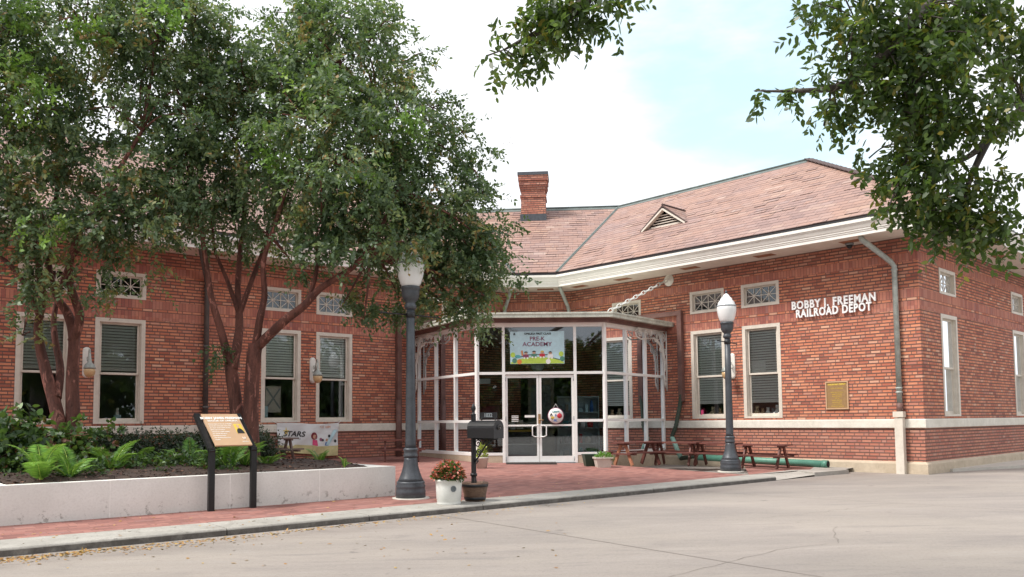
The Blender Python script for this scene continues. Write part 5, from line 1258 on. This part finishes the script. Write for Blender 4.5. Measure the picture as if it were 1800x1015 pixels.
# ================================================================= vegetation
def leaf_mesh(name, P, D, N, L, Wd, var, mats, parent=None, loc=None, mi=None, hexa=False):
    """P base points, D leaf directions, N normals (n,3); L, Wd lengths; var (n,2)"""
    n = len(P); S = np.cross(D, N); S /= np.linalg.norm(S, axis=1)[:, None]+1e-9
    N2 = np.cross(S, D)
    L = L[:, None]; Wd = Wd[:, None]
    org = np.array((0., 0, 0))
    if parent is not None: org = np.array(world_of(parent).translation)
    elif loc is not None: org = np.array(loc)
    if hexa:
        pts = [P, P+D*L*.3+S*Wd*.5-N2*L*.05, P+D*L*.68+S*Wd*.42-N2*L*.08, P+D*L-N2*L*.16, P+D*L*.68-S*Wd*.42-N2*L*.08, P+D*L*.3-S*Wd*.5-N2*L*.05]
    else: pts = [P, P+D*L*.45+S*Wd*.5, P+D*L-N2*L*.1, P+D*L*.45-S*Wd*.5]
    k = len(pts); V = np.stack(pts, 1).reshape(-1, 3)-org
    me = bpy.data.meshes.new(name); me.vertices.add(n*k); me.vertices.foreach_set('co', V.ravel())
    me.loops.add(n*k); me.loops.foreach_set('vertex_index', np.arange(n*k, dtype=np.int32))
    me.polygons.add(n); me.polygons.foreach_set('loop_start', np.arange(0, n*k, k, dtype=np.int32)); me.polygons.foreach_set('loop_total', np.full(n, k, dtype=np.int32))
    at = me.attributes.new('var', 'FLOAT_COLOR', 'POINT'); c = np.ones((n*k, 4)); c[:, 0] = np.repeat(var[:, 0], k); c[:, 1] = np.repeat(var[:, 1], k)
    at.data.foreach_set('color', c.ravel())
    for m in mats: me.materials.append(m)
    if mi is not None: me.polygons.foreach_set('material_index', mi.astype(np.int32))
    me.update(calc_edges=True); me.validate()
    o = bpy.data.objects.new(name, me); COL.objects.link(o)
    if parent is not None: o.parent = parent
    elif loc is not None: o.location = loc
    return o
def unit(a): return a/(np.linalg.norm(a, axis=-1, keepdims=True)+1e-9)
def clumps(lobes, dens, shell=.5, rs=RS):
    C, O = [], []
    for l in lobes:
        c = np.array(l[:3]); r = np.array(l[3:6]); rm = (r[0]*r[1]*r[2])**(1/3); n = max(2, int(dens*rm**2*(l[6] if len(l) > 6 else 1)))
        d = unit(rs.randn(n, 3)); t = (shell+(1-shell)*rs.rand(n))[:, None]
        d2 = d*t*(1+.16*rs.randn(n, 1)); C.append(c+d2*r); O.append(unit(d/r))
    return np.concatenate(C), np.concatenate(O)
def foliage(C, O, twigs, per, tl, ll, lw, droop=.35, spread=.14, hue=.5, rs=RS, flat=.8):
    n = len(C); T = n*twigs
    ch = np.clip(hue+.26*rs.randn(n), 0, 1)
    c = np.repeat(C, twigs, 0)+rs.randn(T, 3)*spread; o = np.repeat(O, twigs, 0); chh = np.repeat(ch, twigs)
    d = unit(o*.7+rs.randn(T, 3)*.65+np.array([0, 0, -droop])); tlen = tl*(.5+.8*rs.rand(T))
    m = T*per; t = np.tile((np.arange(per)+.5)/per, T); idx = np.repeat(np.arange(T), per)
    side = unit(np.cross(d, rs.randn(T, 3)))[idx]; sg_ = np.tile(np.where(np.arange(per) % 2 == 0, 1, -1), T)[:, None]
    p = c[idx]+d[idx]*(tlen[idx]*t)[:, None]; p[:, 2] -= .18*tlen[idx]*t*t
    ld = unit(d[idx]*.55+side*sg_*.75+rs.randn(m, 3)*.25+np.array([0, 0, -.15]))
    nn = unit(np.array([0, 0, flat])+rs.randn(m, 3)*.55+.3*o[idx])
    var = np.stack([np.clip(chh[idx]+.16*rs.randn(m), 0, 1), rs.rand(m)], 1)
    return p, ld, nn, ll*(.65+.6*rs.rand(m)), lw*(.7+.5*rs.rand(m)), var
def dp(x, y, Y): w = ray(x, y); return Vector((w.x/w.y*Y, Y, EYE+w.z/w.y*Y))
def smooth_path(P, k=5):
    P = [Vector(p) for p in P]; out = []
    for i in range(len(P)-1):
        a = P[max(0, i-1)]; b = P[i]; c = P[i+1]; d = P[min(len(P)-1, i+2)]
        for j in range(k):
            t = j/k; out.append(.5*((2*b)+(c-a)*t+(2*a-5*b+4*c-d)*t*t+(3*b-a-3*c+d)*t**3))
    return out+[P[-1]]
def limb(mb, P, r0, r1, n=9, k=5, wob=.0):
    Q = smooth_path(P, k); m = len(Q); mb.tube(Q, [r0+(r1-r0)*(i/(m-1))**.85 for i in range(m)], n)
    return Q
def branches(mb, heads, targets, r0=.035, seed=1):
    R = random.Random(seed)
    for tg in targets:
        tg = Vector(tg); h = min(heads, key=lambda q: (q[0]-tg).length*(1+.3*R.random())); a = h[0]; L = (tg-a).length
        mid = a.lerp(tg, .5)+Vector((R.uniform(-.12, .12)*L, R.uniform(-.12, .12)*L, R.uniform(0, .16)*L)); rr = min(h[1]*.7, r0*(.5+.35*L))
        limb(mb, [a, mid, tg], rr, .006, 6, 5)
M['sprig'] = mat_leaf('young_leaf', [(0, (.12, .26, .05)), (.6, (.24, .42, .08)), (1, (.36, .5, .1))], .4)
def myrtle(label, base, stems, lobes, seed, dens, grp, hue=.42, sprigs=None, Y_=12.):
    t = thing('crape_myrtle', label, 'tree', base, group=grp); rs = np.random.RandomState(seed)
    mb = MB(); heads = []
    for pts, r0, r1 in stems:
        Q = limb(mb, pts, r0*.84, r1*.84, 12); heads += [(Q[-1], r1), (Q[int(len(Q)*.75)], (r0+r1)/2)]
    LB_ = [l[:3] for l in lobes]
    branches(mb, heads, LB_, .05, seed); h2 = heads+[(Vector(c), .03) for c in LB_]
    C, O = clumps(lobes, dens, .45, rs)
    sel = rs.permutation(len(C))[:170]; branches(mb, h2, C[sel], .02, seed+1)
    mb.build('trunk', M['bark'], t)
    p, d, n, L, w_, v = foliage(C, O, 8, 12, .33, .082, .047, .3, .085, hue, rs)
    leaf_mesh('crown', p, d, n, L, w_, v, [M['leafA']], t)
    # dry seed heads at the outer twig ends
    k = min(150, len(C)); sel = rs.permutation(len(C))[:k]; cc = C[sel]+O[sel]*.3; q = np.repeat(cc, 45, 0)+rs.randn(k*45, 3)*np.array([.05, .05, .07])
    dd = unit(rs.randn(len(q), 3)); leaf_mesh('seed_heads', q, dd, unit(rs.randn(len(q), 3)), np.full(len(q), .016), np.full(len(q), .014), rs.rand(len(q), 2), [M['seed']], t)
    if sprigs:
        Cs = np.array([tuple(dp(x, y, Y_-.9)) for x, y in sprigs]); Cs = np.repeat(Cs, 6, 0)+rs.randn(len(Cs)*6, 3)*.12
        p, d, n, L, w_, v = foliage(Cs, unit(rs.randn(len(Cs), 3)+np.array([0, 0, .6])), 3, 10, .3, .095, .05, -.2, .06, .5, rs)
        leaf_mesh('young_sprigs', p, d, n, L, w_, v, [M['sprig']], t)
    return t
def lob(x, y, Y, r, d=1., fz=.85): c = dp(x, y, Y); return (c.x, c.y, c.z, r, r, r*fz, d)
Yt2 = 12.6; b2 = G(432, 834, PLZ)
S2 = [([dp(424, 838, 12.7), dp(419, 749, 12.7), dp(405, 640, 12.7)], .135, .115),
      ([dp(406, 650, 12.7), dp(388, 580, 12.6), dp(373, 530, 12.5), dp(363, 470, 12.5), dp(350, 380, 12.4), dp(330, 290, 12.3)], .085, .03),
      ([dp(408, 650, 12.7), dp(418, 600, 12.8), dp(421, 560, 12.9), dp(418, 500, 13), dp(427, 394, 13.2), dp(440, 260, 13.3)], .105, .03),
      ([dp(418, 560, 12.9), dp(440, 500, 13), dp(468, 420, 13.3), dp(480, 330, 13.6)], .06, .025),
      ([dp(419, 548, 12.9), dp(398, 490, 12.9), dp(378, 440, 12.9), dp(372, 380, 12.7)], .05, .02),
      ([dp(446, 838, 12.6), dp(441, 740, 12.6), dp(445, 640, 12.6), dp(450, 605, 12.6)], .15, .125),
      ([dp(449, 612, 12.6), dp(457, 560, 12.5), dp(465, 520, 12.5), dp(463, 461, 12.4), dp(482, 400, 12.3), dp(520, 280, 12.3)], .08, .03),
      ([dp(450, 612, 12.6), dp(498, 566, 12.4), dp(534, 538, 12.3), dp(565, 506, 12.2), dp(620, 470, 12.1), dp(660, 420, 12.2), dp(700, 330, 12.4)], .095, .03),
      ([dp(540, 533, 12.3), dp(556, 480, 12.4), dp(560, 420, 12.5), dp(590, 330, 12.6)], .05, .02),
      ([dp(500, 390, 12.6), dp(560, 330, 12.7), dp(640, 250, 12.8), dp(700, 200, 12.8)], .05, .02)]
LB2 = [lob(600, 110, 12.8, 1.2), lob(520, 110, 13.4, 1.0), lob(680, 220, 12.8, 1.15), lob(745, 310, 13.2, 1.05), lob(790, 400, 13, .85), lob(805, 480, 13.3, .72), lob(775, 530, 13.2, .5, .9),
       lob(705, 400, 13.3, .95), lob(620, 300, 12, 1.15), lob(540, 210, 12.2, 1.15), lob(450, 170, 13, 1.0), lob(620, 430, 12.0, .6), lob(565, 385, 11.9, .6), lob(420, 310, 12.4, .9, .8), lob(500, 330, 13.2, .9, .7),
       lob(340, 330, 12.6, .85, .8), lob(600, 30, 13, .75, .7), lob(655, 65, 13, .6, .6), lob(835, 300, 13.2, .36), lob(850, 520, 13, .36, .8), lob(650, 505, 12.9, .4, .5), lob(640, 560, 12.2, .22, .6), lob(520, 470, 12.6, .3, .4),
       lob(760, 190, 13.2, .45, .7), lob(710, 110, 13.2, .4, .6), lob(815, 230, 13.3, .25, .7), lob(550, 30, 13.3, .5, .6), lob(870, 440, 13.1, .3, .9), lob(600, 540, 12.3, .3, .35), lob(385, 610, 12.4, .13, 1.), lob(330, 400, 12.4, .55, .8), lob(400, 400, 13.2, .5, .6), lob(450, 420, 13.5, .5, .4), lob(390, 230, 12.6, .8, .9), lob(714, 425, 11.75, .27, 2.2), lob(840, 400, 13.3, .5), lob(850, 470, 13.4, .45), lob(770, 440, 13.4, .6), lob(700, 520, 13.4, .4, .8), lob(825, 560, 13.4, .28, .9), lob(680, 350, 12.4, .7, .8)]
myrtle('crape myrtle with forked red trunk right of the slanted history panel', b2, S2, LB2, 21, 56, 'crape myrtles in the planter', .45, [(495, 300), (705, 205), (470, 250), (640, 300), (560, 160)], 12.6)
b1 = G(112, 836, PLZ)
SPR = [(30, 40), (20, 110), (70, 150), (160, 60), (290, 40), (55, 190), (70, 400)]
S1 = [([dp(112, 838, 12.2), dp(103, 740, 12.2), dp(84, 666, 12.2), dp(71, 613, 12.2), dp(67, 570, 12.1), dp(76, 517, 12), dp(60, 430, 11.9), dp(20, 330, 11.8)], .13, .03),
      ([dp(122, 838, 12.3), dp(128, 740, 12.3), dp(127, 670, 12.3), dp(130, 595, 12.3), dp(119, 552, 12.3), dp(98, 517, 12.3), dp(85, 450, 12.3), dp(100, 340, 12.4), dp(110, 230, 12.5)], .14, .03),
      ([dp(128, 600, 12.3), dp(140, 555, 12.2), dp(122, 490, 12.1), dp(135, 420, 12), dp(190, 330, 11.9), dp(250, 230, 11.8)], .09, .03),
      ([dp(100, 700, 12.2), dp(106, 648, 12.4), dp(96, 590, 12.5), dp(98, 540, 12.6), dp(130, 450, 12.8), dp(230, 350, 12.8)], .08, .025),
      ([dp(72, 560, 12), dp(30, 480, 11.8), dp(-40, 420, 11.6)], .06, .03)]
LB1 = [lob(20, 40, 11.8, 1.15), lob(150, 50, 12, 1.15), lob(280, 70, 12.3, 1.15), lob(370, 140, 12.6, .75), lob(330, 200, 12.2, .85, .9), lob(200, 190, 12, .8, .6), lob(60, 190, 11.6, .8, .7), lob(-60, 200, 11.8, 1.1), lob(20, 300, 11.6, .85),
       lob(110, 310, 12, .8, .8), lob(220, 330, 11.8, .7, .9), lob(290, 370, 11.8, .5, .9), lob(0, 400, 11.7, .55, .8), lob(70, 410, 11.6, .6, .9), lob(160, 400, 11.8, .6, .8), lob(90, 480, 11.8, .35, .9), lob(150, 490, 11.9, .35, .9), lob(200, 430, 12, .35, .8),
       lob(-90, 330, 11.6, .9), lob(-40, 60, 12, 1.2), lob(240, 10, 12.3, 1., .8), lob(340, 60, 12.6, .6), lob(40, 590, 11.7, .16, 1.), lob(45, 500, 11.5, .2, .8), lob(280, 440, 12.2, .3, .5), lob(230, 400, 12.4, .5, .8), lob(310, 300, 12.6, .7, .8), lob(160, 260, 12.8, .8, .6)]
myrtle('crape myrtle with twin red trunks behind the broad shrub at far left', b1, S1, LB1, 33, 52, 'crape myrtles in the planter', .5, SPR, 12.)

# street tree beside the camera: trunk right of the frame, boughs hanging into the picture
rs = np.random.RandomState(5)
ST = thing('street_tree', 'dark leafed street tree whose boughs hang into the top of the view', 'tree', (7.6, 2.2, ZST))
mb = MB(); top = Vector((7.2, 2.6, 4.6))
limb(mb, [Vector((7.6, 2.2, ZST-.1)), Vector((7.5, 2.3, 1.6)), Vector((7.3, 2.5, 3.2)), top], .34, .24, 14)
h1 = limb(mb, [top, Vector((6.4, 4.2, 5.2)), dp(1870, 110, 6.4), dp(1795, 195, 6.2), dp(1735, 250, 6.1), dp(1690, 282, 6.0), dp(1640, 292, 5.9)], .085, .006, 10)
h2 = limb(mb, [top, Vector((5.4, 3.9, 5.9)), dp(1700, -60, 6.2), dp(1620, 20, 6.0), dp(1560, 90, 5.9), dp(1480, 150, 5.9), dp(1400, 160, 5.9), dp(1325, 160, 5.9)], .10, .003, 10)
h3 = limb(mb, [top, Vector((4.6, 3.4, 6.2)), dp(1250, -130, 5.8), dp(1080, -50, 5.6), dp(1010, 20, 5.5), dp(950, 55, 5.5), dp(885, 88, 5.5)], .13, .006, 10)
h4 = limb(mb, [dp(1735, 250, 6.1), dp(1700, 330, 6.0), dp(1690, 400, 6.0), dp(1750, 430, 6.)], .03, .005, 6)
h5 = limb(mb, [dp(1600, 45, 6.0), dp(1610, 180, 5.9), dp(1590, 290, 5.9), dp(1560, 370, 5.9)], .03, .005, 6)
limb(mb, [top, Vector((8.6, .6, 6.4)), Vector((9.6, -1, 7.5))], .15, .03, 8); limb(mb, [top, Vector((6, 1., 6.6)), Vector((4, -.6, 7.8))], .15, .03, 8)
heads = [(p, .02) for h in (h1[12:], h2[10:], h3[10:], h4, h5) for p in h[::2]]
def lo2(x, y, Y, r, d=1., a=1.): c = dp(x, y, Y); return (c.x, c.y, c.z, r*a, r*1.4, r, d)
LS = [lo2(1445, 45, 5.9, .2, .5), lo2(1510, 20, 5.9, .32, .7), lo2(1505, 110, 5.8, .24, .6), lo2(1580, 50, 6, .4), lo2(1570, 140, 6, .36), lo2(1660, 60, 6, .38), lo2(1650, 160, 5.9, .38), lo2(1720, 20, 6.2, .4), lo2(1700, 210, 5.9, .27), lo2(1620, 225, 5.9, .3), lo2(1775, 70, 6.3, .26),
      lo2(1790, 130, 6.3, .2, .7), lo2(1560, 265, 5.9, .17), lo2(1600, 300, 5.9, .26), lo2(1660, 310, 5.9, .24), lo2(1580, 350, 5.9, .17, .8), lo2(1640, 375, 6, .2), lo2(1700, 370, 6, .24), lo2(1740, 320, 6, .2, .7), lo2(1700, 420, 6, .15), lo2(1765, 415, 6, .15), lo2(1745, 385, 6, .17),
      lo2(1455, 205, 5.9, .13, .7, 1.3), lo2(1490, 195, 5.9, .16), lo2(1425, 158, 5.9, .08, .6), lo2(1385, 158, 5.9, .04, .8), lo2(1470, 130, 5.9, .18, .7), lo2(1345, 158, 5.9, .03, 1.), lo2(1780, 210, 6.1, .12, .7), lo2(1650, 420, 6, .09),
      lo2(1000, 5, 5.5, .2, 1.2), lo2(985, 40, 5.5, .17, 1.2), lo2(1040, 12, 5.5, .15, 1.2), lo2(1078, 14, 5.5, .09, 1.2), lo2(930, 65, 5.5, .12, 1.5), lo2(895, 80, 5.5, .10, 1.5), lo2(900, 98, 5.5, .06, 1.2), lo2(955, 65, 5.5, .12), lo2(945, 10, 5.5, .13, .8), lo2(860, 90, 5.5, .05), lo2(945, 90, 5.5, .06), lo2(985, 60, 5.5, .08, 1.)]
C, O = clumps(LS, 330, .15, rs)
sel = rs.permutation(len(C))[:150]; branches(mb, heads, C[sel], .007, 3); mb.build('trunk', M['bark2'], ST)
p, d, n, L, w_, v = foliage(C, O, 3, 7, .16, .066, .030, .45, .05, .42, rs, .5)
OC_ = [(8.5, 0, 8, 2.6, 2.6, 1.6, .5), (5.2, -.2, 8.6, 2.4, 2.2, 1.4, .5), (7, 2.5, 8.8, 2.2, 2, 1.3, .5), (10.5, 1.5, 7.4, 2, 2, 1.5, .5), (2.5, -1.8, 9, 2.2, 2, 1.2, .5)]
C2_, O2_ = clumps(OC_, 60, .4, rs); a2 = foliage(C2_, O2_, 4, 8, .5, .13, .07, .3, .25, .32, rs)
arr = [np.concatenate([x, y]) for x, y in zip((p, d, n, L, w_, v), a2)]
leaf_mesh('crown', *arr, [M['leafB']], ST, hexa=True)
# belt of trees across the road behind the viewpoint (seen only as reflections)
rs = np.random.RandomState(8); LT = []
for k in range(26):
    a = radians(176+k*7.6)
    if 341 < 176+k*7.6 < 353: continue
    R0 = 27+6*rs.rand(); r_ = 2.6+1.6*rs.rand(); LT.append((R0*cos(a), R0*sin(a), 2.+1.6*rs.rand(), r_*1.3, r_*1.3, 2.8+2.*rs.rand(), 1.))
C, O = clumps(LT, 26, .5, rs); p, d, n, L, w_, v = foliage(C, O, 4, 6, 1.1, .5, .34, .2, .6, .35, rs)
tag(leaf_mesh('distant_trees', p, d, n, L, w_, v, [M['leafB']], loc=(0, -25, ZST)), 'dark belt of trees across the road, seen reflected in the windows', 'trees', kind='stuff')

# hedge, bush, broad leafed shrubs
rs = np.random.RandomState(12)
def shrub(name, lab, cat, lobes, dens, tw, per, tl, ll, lw, mat, base, grp=None, hexa=False, hue=.5, sp_=.06, core=True):
    t = thing(name, lab, cat, base, group=grp); C, O = clumps(lobes, dens, .6, rs); O[:, 2] = np.abs(O[:, 2]); C[:, 2] = np.maximum(C[:, 2], base[2]+.02)
    p, d, n, L, w_, v = foliage(C, O, tw, per, tl, ll, lw, .0, sp_, hue, rs, .7); leaf_mesh('foliage', p, d, n, L, w_, v, [mat], t, hexa=hexa)
    if cat == 'hedge': return t
    mb = MB(); R = random.Random(2); b = Vector(base)
    for k in range(min(40, len(C))):
        c = Vector(C[k*len(C)//40 % len(C)]); q = Vector((b.x, b.y, base[2]-.03)); mb.tube([q, q.lerp(c, .5)+Vector((R.uniform(-.04, .04), 0, .03)), c], [.012, .009, .004], 5)
    mb.build('stems', M['bark2'], t); return t
def PL(u, o, z): return PLF(u, -o, z)
hz0, hz1 = (G(492, 800, PLZ).xy-A1_.xy).dot(PLF.d), 0
uh = [PLF.at(x, 770, -3.0)[0] for x in (150, 448)]
HL = []
for k in range(15):
    u = uh[1]+(uh[0]-uh[1])*k/14; c = PL(u, 2.85+.12*sin(k*2.1), PLZ+.23); HL.append((c.x, c.y, c.z, .34, .34, .30, 1.2))
shrub('boxwood_hedge', 'low dark green hedge along the back of the flower bed', 'hedge', HL, 800, 4, 8, .09, .036, .022, M['leafH'], tuple(PL((uh[0]+uh[1])/2, 2.85, PLZ)), hue=.35, sp_=.05)
c = dp(456, 796, 14.2); shrub('boxwood_bush', 'rounded dark bush left of the vinyl banner', 'bush', [(c.x, c.y, c.z+.02, .22, .22, .32, 1.5)], 1800, 4, 8, .09, .034, .02, M['leafH'], (c.x, c.y, PLZ), hue=.45, sp_=.04)
def gl(x, y, Y, r, rz=None, d=1.): c = dp(x, y, Y); return (c.x, c.y, c.z, r, r, rz or r*.8, d)
b = dp(30, 800, 10.9); shrub('hydrangea_shrub', 'broad leafed shrub at the far left end of the planter', 'shrub', [gl(-20, 790, 10.7, .45, .42), gl(40, 780, 11., .4, .38), gl(60, 815, 10.7, .25, .2), gl(0, 760, 11.2, .3, .22)], 260, 3, 6, .15, .115, .08, M['leafS'], (b.x, b.y, PLZ), 'broad leafed shrubs under the left tree', True, .38, .07)
b = dp(120, 800, 11.3); shrub('hydrangea_shrub', 'broad leafed shrub with browned flower heads below the twin trunks', 'shrub', [gl(100, 785, 11.3, .35, .3), gl(145, 780, 11.6, .3, .25), gl(130, 810, 11.2, .25, .18), gl(170, 800, 11.7, .2, .15), gl(200, 755, 12.2, .1, .08, .8)], 300, 3, 6, .13, .09, .065, M['leafS'], (b.x, b.y, PLZ), 'broad leafed shrubs under the left tree', True, .6, .07)
# ferns
def fern(base, lab, nf, L0, seed, hue=.5):
    R = np.random.RandomState(seed); t = thing('fern', lab, 'fern', base, group='ferns along the front of the flower bed')
    Ps, Ds, Ns, Ls, Ws, Vs = [], [], [], [], [], []; mb = MB()
    for k in range(nf):
        a = 2*pi*k/nf+R.uniform(-.4, .4); h = Vector((cos(a), sin(a), 0)); L = L0*R.uniform(.55, 1.2); el = R.uniform(.7, 1.45); pts = []
        for i in range(19):
            q = i/18; an = el-1.15*q*q; prev = pts[-1] if pts else Vector(base); pts.append(prev+(h*cos(an)+Vector((0, 0, sin(an))))*(L/18) if i else prev)
        mb.tube(pts, [.004*(1-i/20) for i in range(19)], 4, cap=False)
        for i in range(2, 19):
            q = i/18; tdir = (pts[i]-pts[i-1]).normalized(); s = tdir.cross(Vector((0, 0, 1))).normalized(); up = s.cross(tdir); wl_ = L*.25*(sin(pi*min(1, (q*.85+.13)))**.8)
            for sg_ in (-1, 1):
                for e in (0, .5):
                    Ps.append(pts[i]-tdir*e*(L/18)); Ds.append((s*sg_+tdir*.45+up*.05*R.randn()).normalized()); Ns.append(up); Ls.append(wl_*(.9+.2*R.rand())); Ws.append(L*.027); Vs.append((np.clip(hue+.2*R.randn()+.2*(q-.5), 0, 1), R.rand()*.6))
    leaf_mesh('fronds', np.array(Ps), np.array(Ds), np.array(Ns), np.array(Ls), np.array(Ws), np.array(Vs), [M['fern']], t); mb.build('stalks', M['lime'], t)
FL_ = [(72, 846, .55, 10, .6, 'large bright fern at the left inner corner of the planter'), (122, 842, .48, 8, .6, 'bright fern second from the left planter corner'), (196, 832, .55, 8, .35, 'fern in front of the brown headed shrub'), (243, 826, .48, 7, .3, 'fern with two raised fronds left of the panel, midway along the bed'),
       (292, 824, .32, 5, .25, 'small darker fern just left of the tall bright fern'), (334, 824, .66, 9, .5, 'tall bright fern left of the slanted history panel'), (403, 826, .6, 9, .35, 'fern between the two black sign posts'), (430, 824, .48, 7, .3, 'fern behind the right black sign post'), (468, 822, .38, 6, .25, 'low fern right of the forked trunk'), (562, 816, .42, 5, .3, 'fern under the vinyl banner with one long raised frond'), (605, 822, .2, 4, .2, 'smallest fern near the right end of the planter')]
for k, (x, y, L, nf, hu, lb) in enumerate(FL_): fern(tuple(G(x, y, PLZ-.0)), lb, nf, L, 40+k, hu)
rs = np.random.RandomState(15); GC = []
for k in range(46):
    u = rs.uniform(2.1, ul-.3); o_ = rs.uniform(.75, 2.5); c = PL(u, o_, soil_z(u, o_)+.05); GC.append((c.x, c.y, c.z, .2, .2, .1+.08*rs.rand(), 1.+rs.rand()))
C, O = clumps(GC, 150, .3, rs); O[:, 2] = np.abs(O[:, 2]); p, d, n, L, w_, v = foliage(C, O, 3, 5, .1, .055, .034, -.1, .05, .35, rs, .7)
tag(leaf_mesh('ground_cover', p, d, n, L, w_, v, [M['leafS']], loc=tuple(A1_), hexa=True), 'low mixed leafy ground cover spreading between the ferns', 'ground cover', kind='stuff')
# small plants in pots
def mound(t, c, r, rz, nl, ll, lw, mat, name, hue=.5, seed=1, up=.4):
    R = np.random.RandomState(seed); d = unit(R.randn(nl, 3)); d[:, 2] = np.abs(d[:, 2]); rad = (.55+.45*R.rand(nl))[:, None]
    P = np.array(c)+d*rad*np.array([r, r, rz]); D = unit(d+R.randn(nl, 3)*.5+np.array([0, 0, up*.3])); N = unit(R.randn(nl, 3)*.5+np.array([0, 0, 1])+d*.4)
    return leaf_mesh(name, P, D, N, ll*(.6+.6*R.rand(nl)), lw*(.6+.6*R.rand(nl)), np.stack([np.clip(hue+.25*R.randn(nl), 0, 1), R.rand(nl)], 1), [mat], t, hexa=True)
c = PWH.location; c = (c.x, c.y, c.z+.34)
mound(PWH, c, .21, .22, 650, .06, .045, M['leafS'], 'foliage', .45, 3); mound(PWH, (c[0], c[1], c[2]+.01), .235, .25, 900, .034, .03, M['flower'], 'blossoms', .5, 4)
c = POTL.location; mound(POTL, (c.x, c.y, c.z+.24), .11, .27, 260, .07, .03, simple('lime_leaf', (.34, .42, .06), .5), 'foliage', .5, 5, 1.)
c = POTR.location; mound(POTR, (c.x, c.y, c.z+.2), .2, .13, 300, .06, .03, M['fern'], 'foliage', .4, 6, .2); mound(POTR, (c.x+.17, c.y-.1, c.z+.16), .09, .1, 80, .05, .03, M['leafA'], 'trailing_shoot', .8, 7)
mb = MB(); R = random.Random(9); c = BAR.location
for k in range(9): a = R.uniform(-1, 1); q = Vector((c.x+R.uniform(-.05, .14), c.y+R.uniform(-.1, .1), c.z+.22)); mb.tube([q, q+Vector((R.uniform(-.03, .05), 0, R.uniform(.05, .12)))], [.003, .002], 4)
mb.build('dry_stems', M['bark2'], BAR)
# fallen leaves and mulch chips
rs = np.random.RandomState(77); P = []
for k in range(900):
    x = rs.beta(1, 2.2)*1150-30; i = max(j for j in range(len(KPIX)) if KPIX[j][0] <= max(0, x)); 
    t_ = (x-KPIX[i][0])/(KPIX[min(i+1, 5)][0]-KPIX[i][0]+1e-6); y = KPIX[i][1]+(KPIX[min(i+1, 5)][1]-KPIX[i][1])*t_; y += abs(rs.randn())*(5 if x < 500 else 2.5)+1; q = G(x, y, ZST+.006); P.append(tuple(q))
for k in range(130): x, y = rs.uniform(0, 1000), 0; y = rs.uniform(880, 1000); q = G(x, y, ZST+.006); P.append(tuple(q)) if (q.xy-KF[0]).dot(KN) < -.1+9 and y > 985-x*.1 else None
P = [q for q in P if q]
for k in range(150):
    o_ = rs.uniform(.05, 1.6); s = rs.uniform(0, 9); b_ = KF[1]+KD*s+KN*o_; z = pz(b_.x, b_.y)+.012
    if PLF.n.dot(b_-A1_.xy) > .02: P.append((b_.x, b_.y, z))
P = np.array(P); n = len(P); D = unit(np.stack([rs.randn(n), rs.randn(n), .12*rs.randn(n)], 1)); N = unit(np.stack([.25*rs.randn(n), .25*rs.randn(n), np.ones(n)], 1))
tag(leaf_mesh('fallen_leaves', P, D, N, .02+.035*rs.rand(n), .012+.018*rs.rand(n), rs.rand(n, 2), [M['litter']], loc=(0, 8, ZST), hexa=True), 'tan fallen leaves gathered in the gutter along the kerb', 'leaves', kind='stuff')
n = 6000; U = .3+(ul-.3)*rs.rand(n); Oo = PT+.03+(PLD-PT-.05)*rs.rand(n)
P = np.array([tuple(PL(u, o_, soil_z(u, o_)+.03*rs.rand())) for u, o_ in zip(U, Oo)]); D = unit(np.stack([rs.randn(n), rs.randn(n), .3*rs.randn(n)], 1)); N = unit(np.stack([.6*rs.randn(n), .6*rs.randn(n), np.ones(n)], 1))
M['chip'] = mat_leaf('mulch_chip', [(0, (.03, .016, .012)), (.7, (.08, .035, .025)), (1, (.2, .10, .06))], .0, .9)
tag(leaf_mesh('mulch_chips', P, D, N, .03+.04*rs.rand(n), .012+.015*rs.rand(n), rs.rand(n, 2)*np.array([1, .8]), [M['chip']], loc=tuple(A1_)), 'dark brown mulch chips covering the flower bed', 'mulch', kind='stuff')
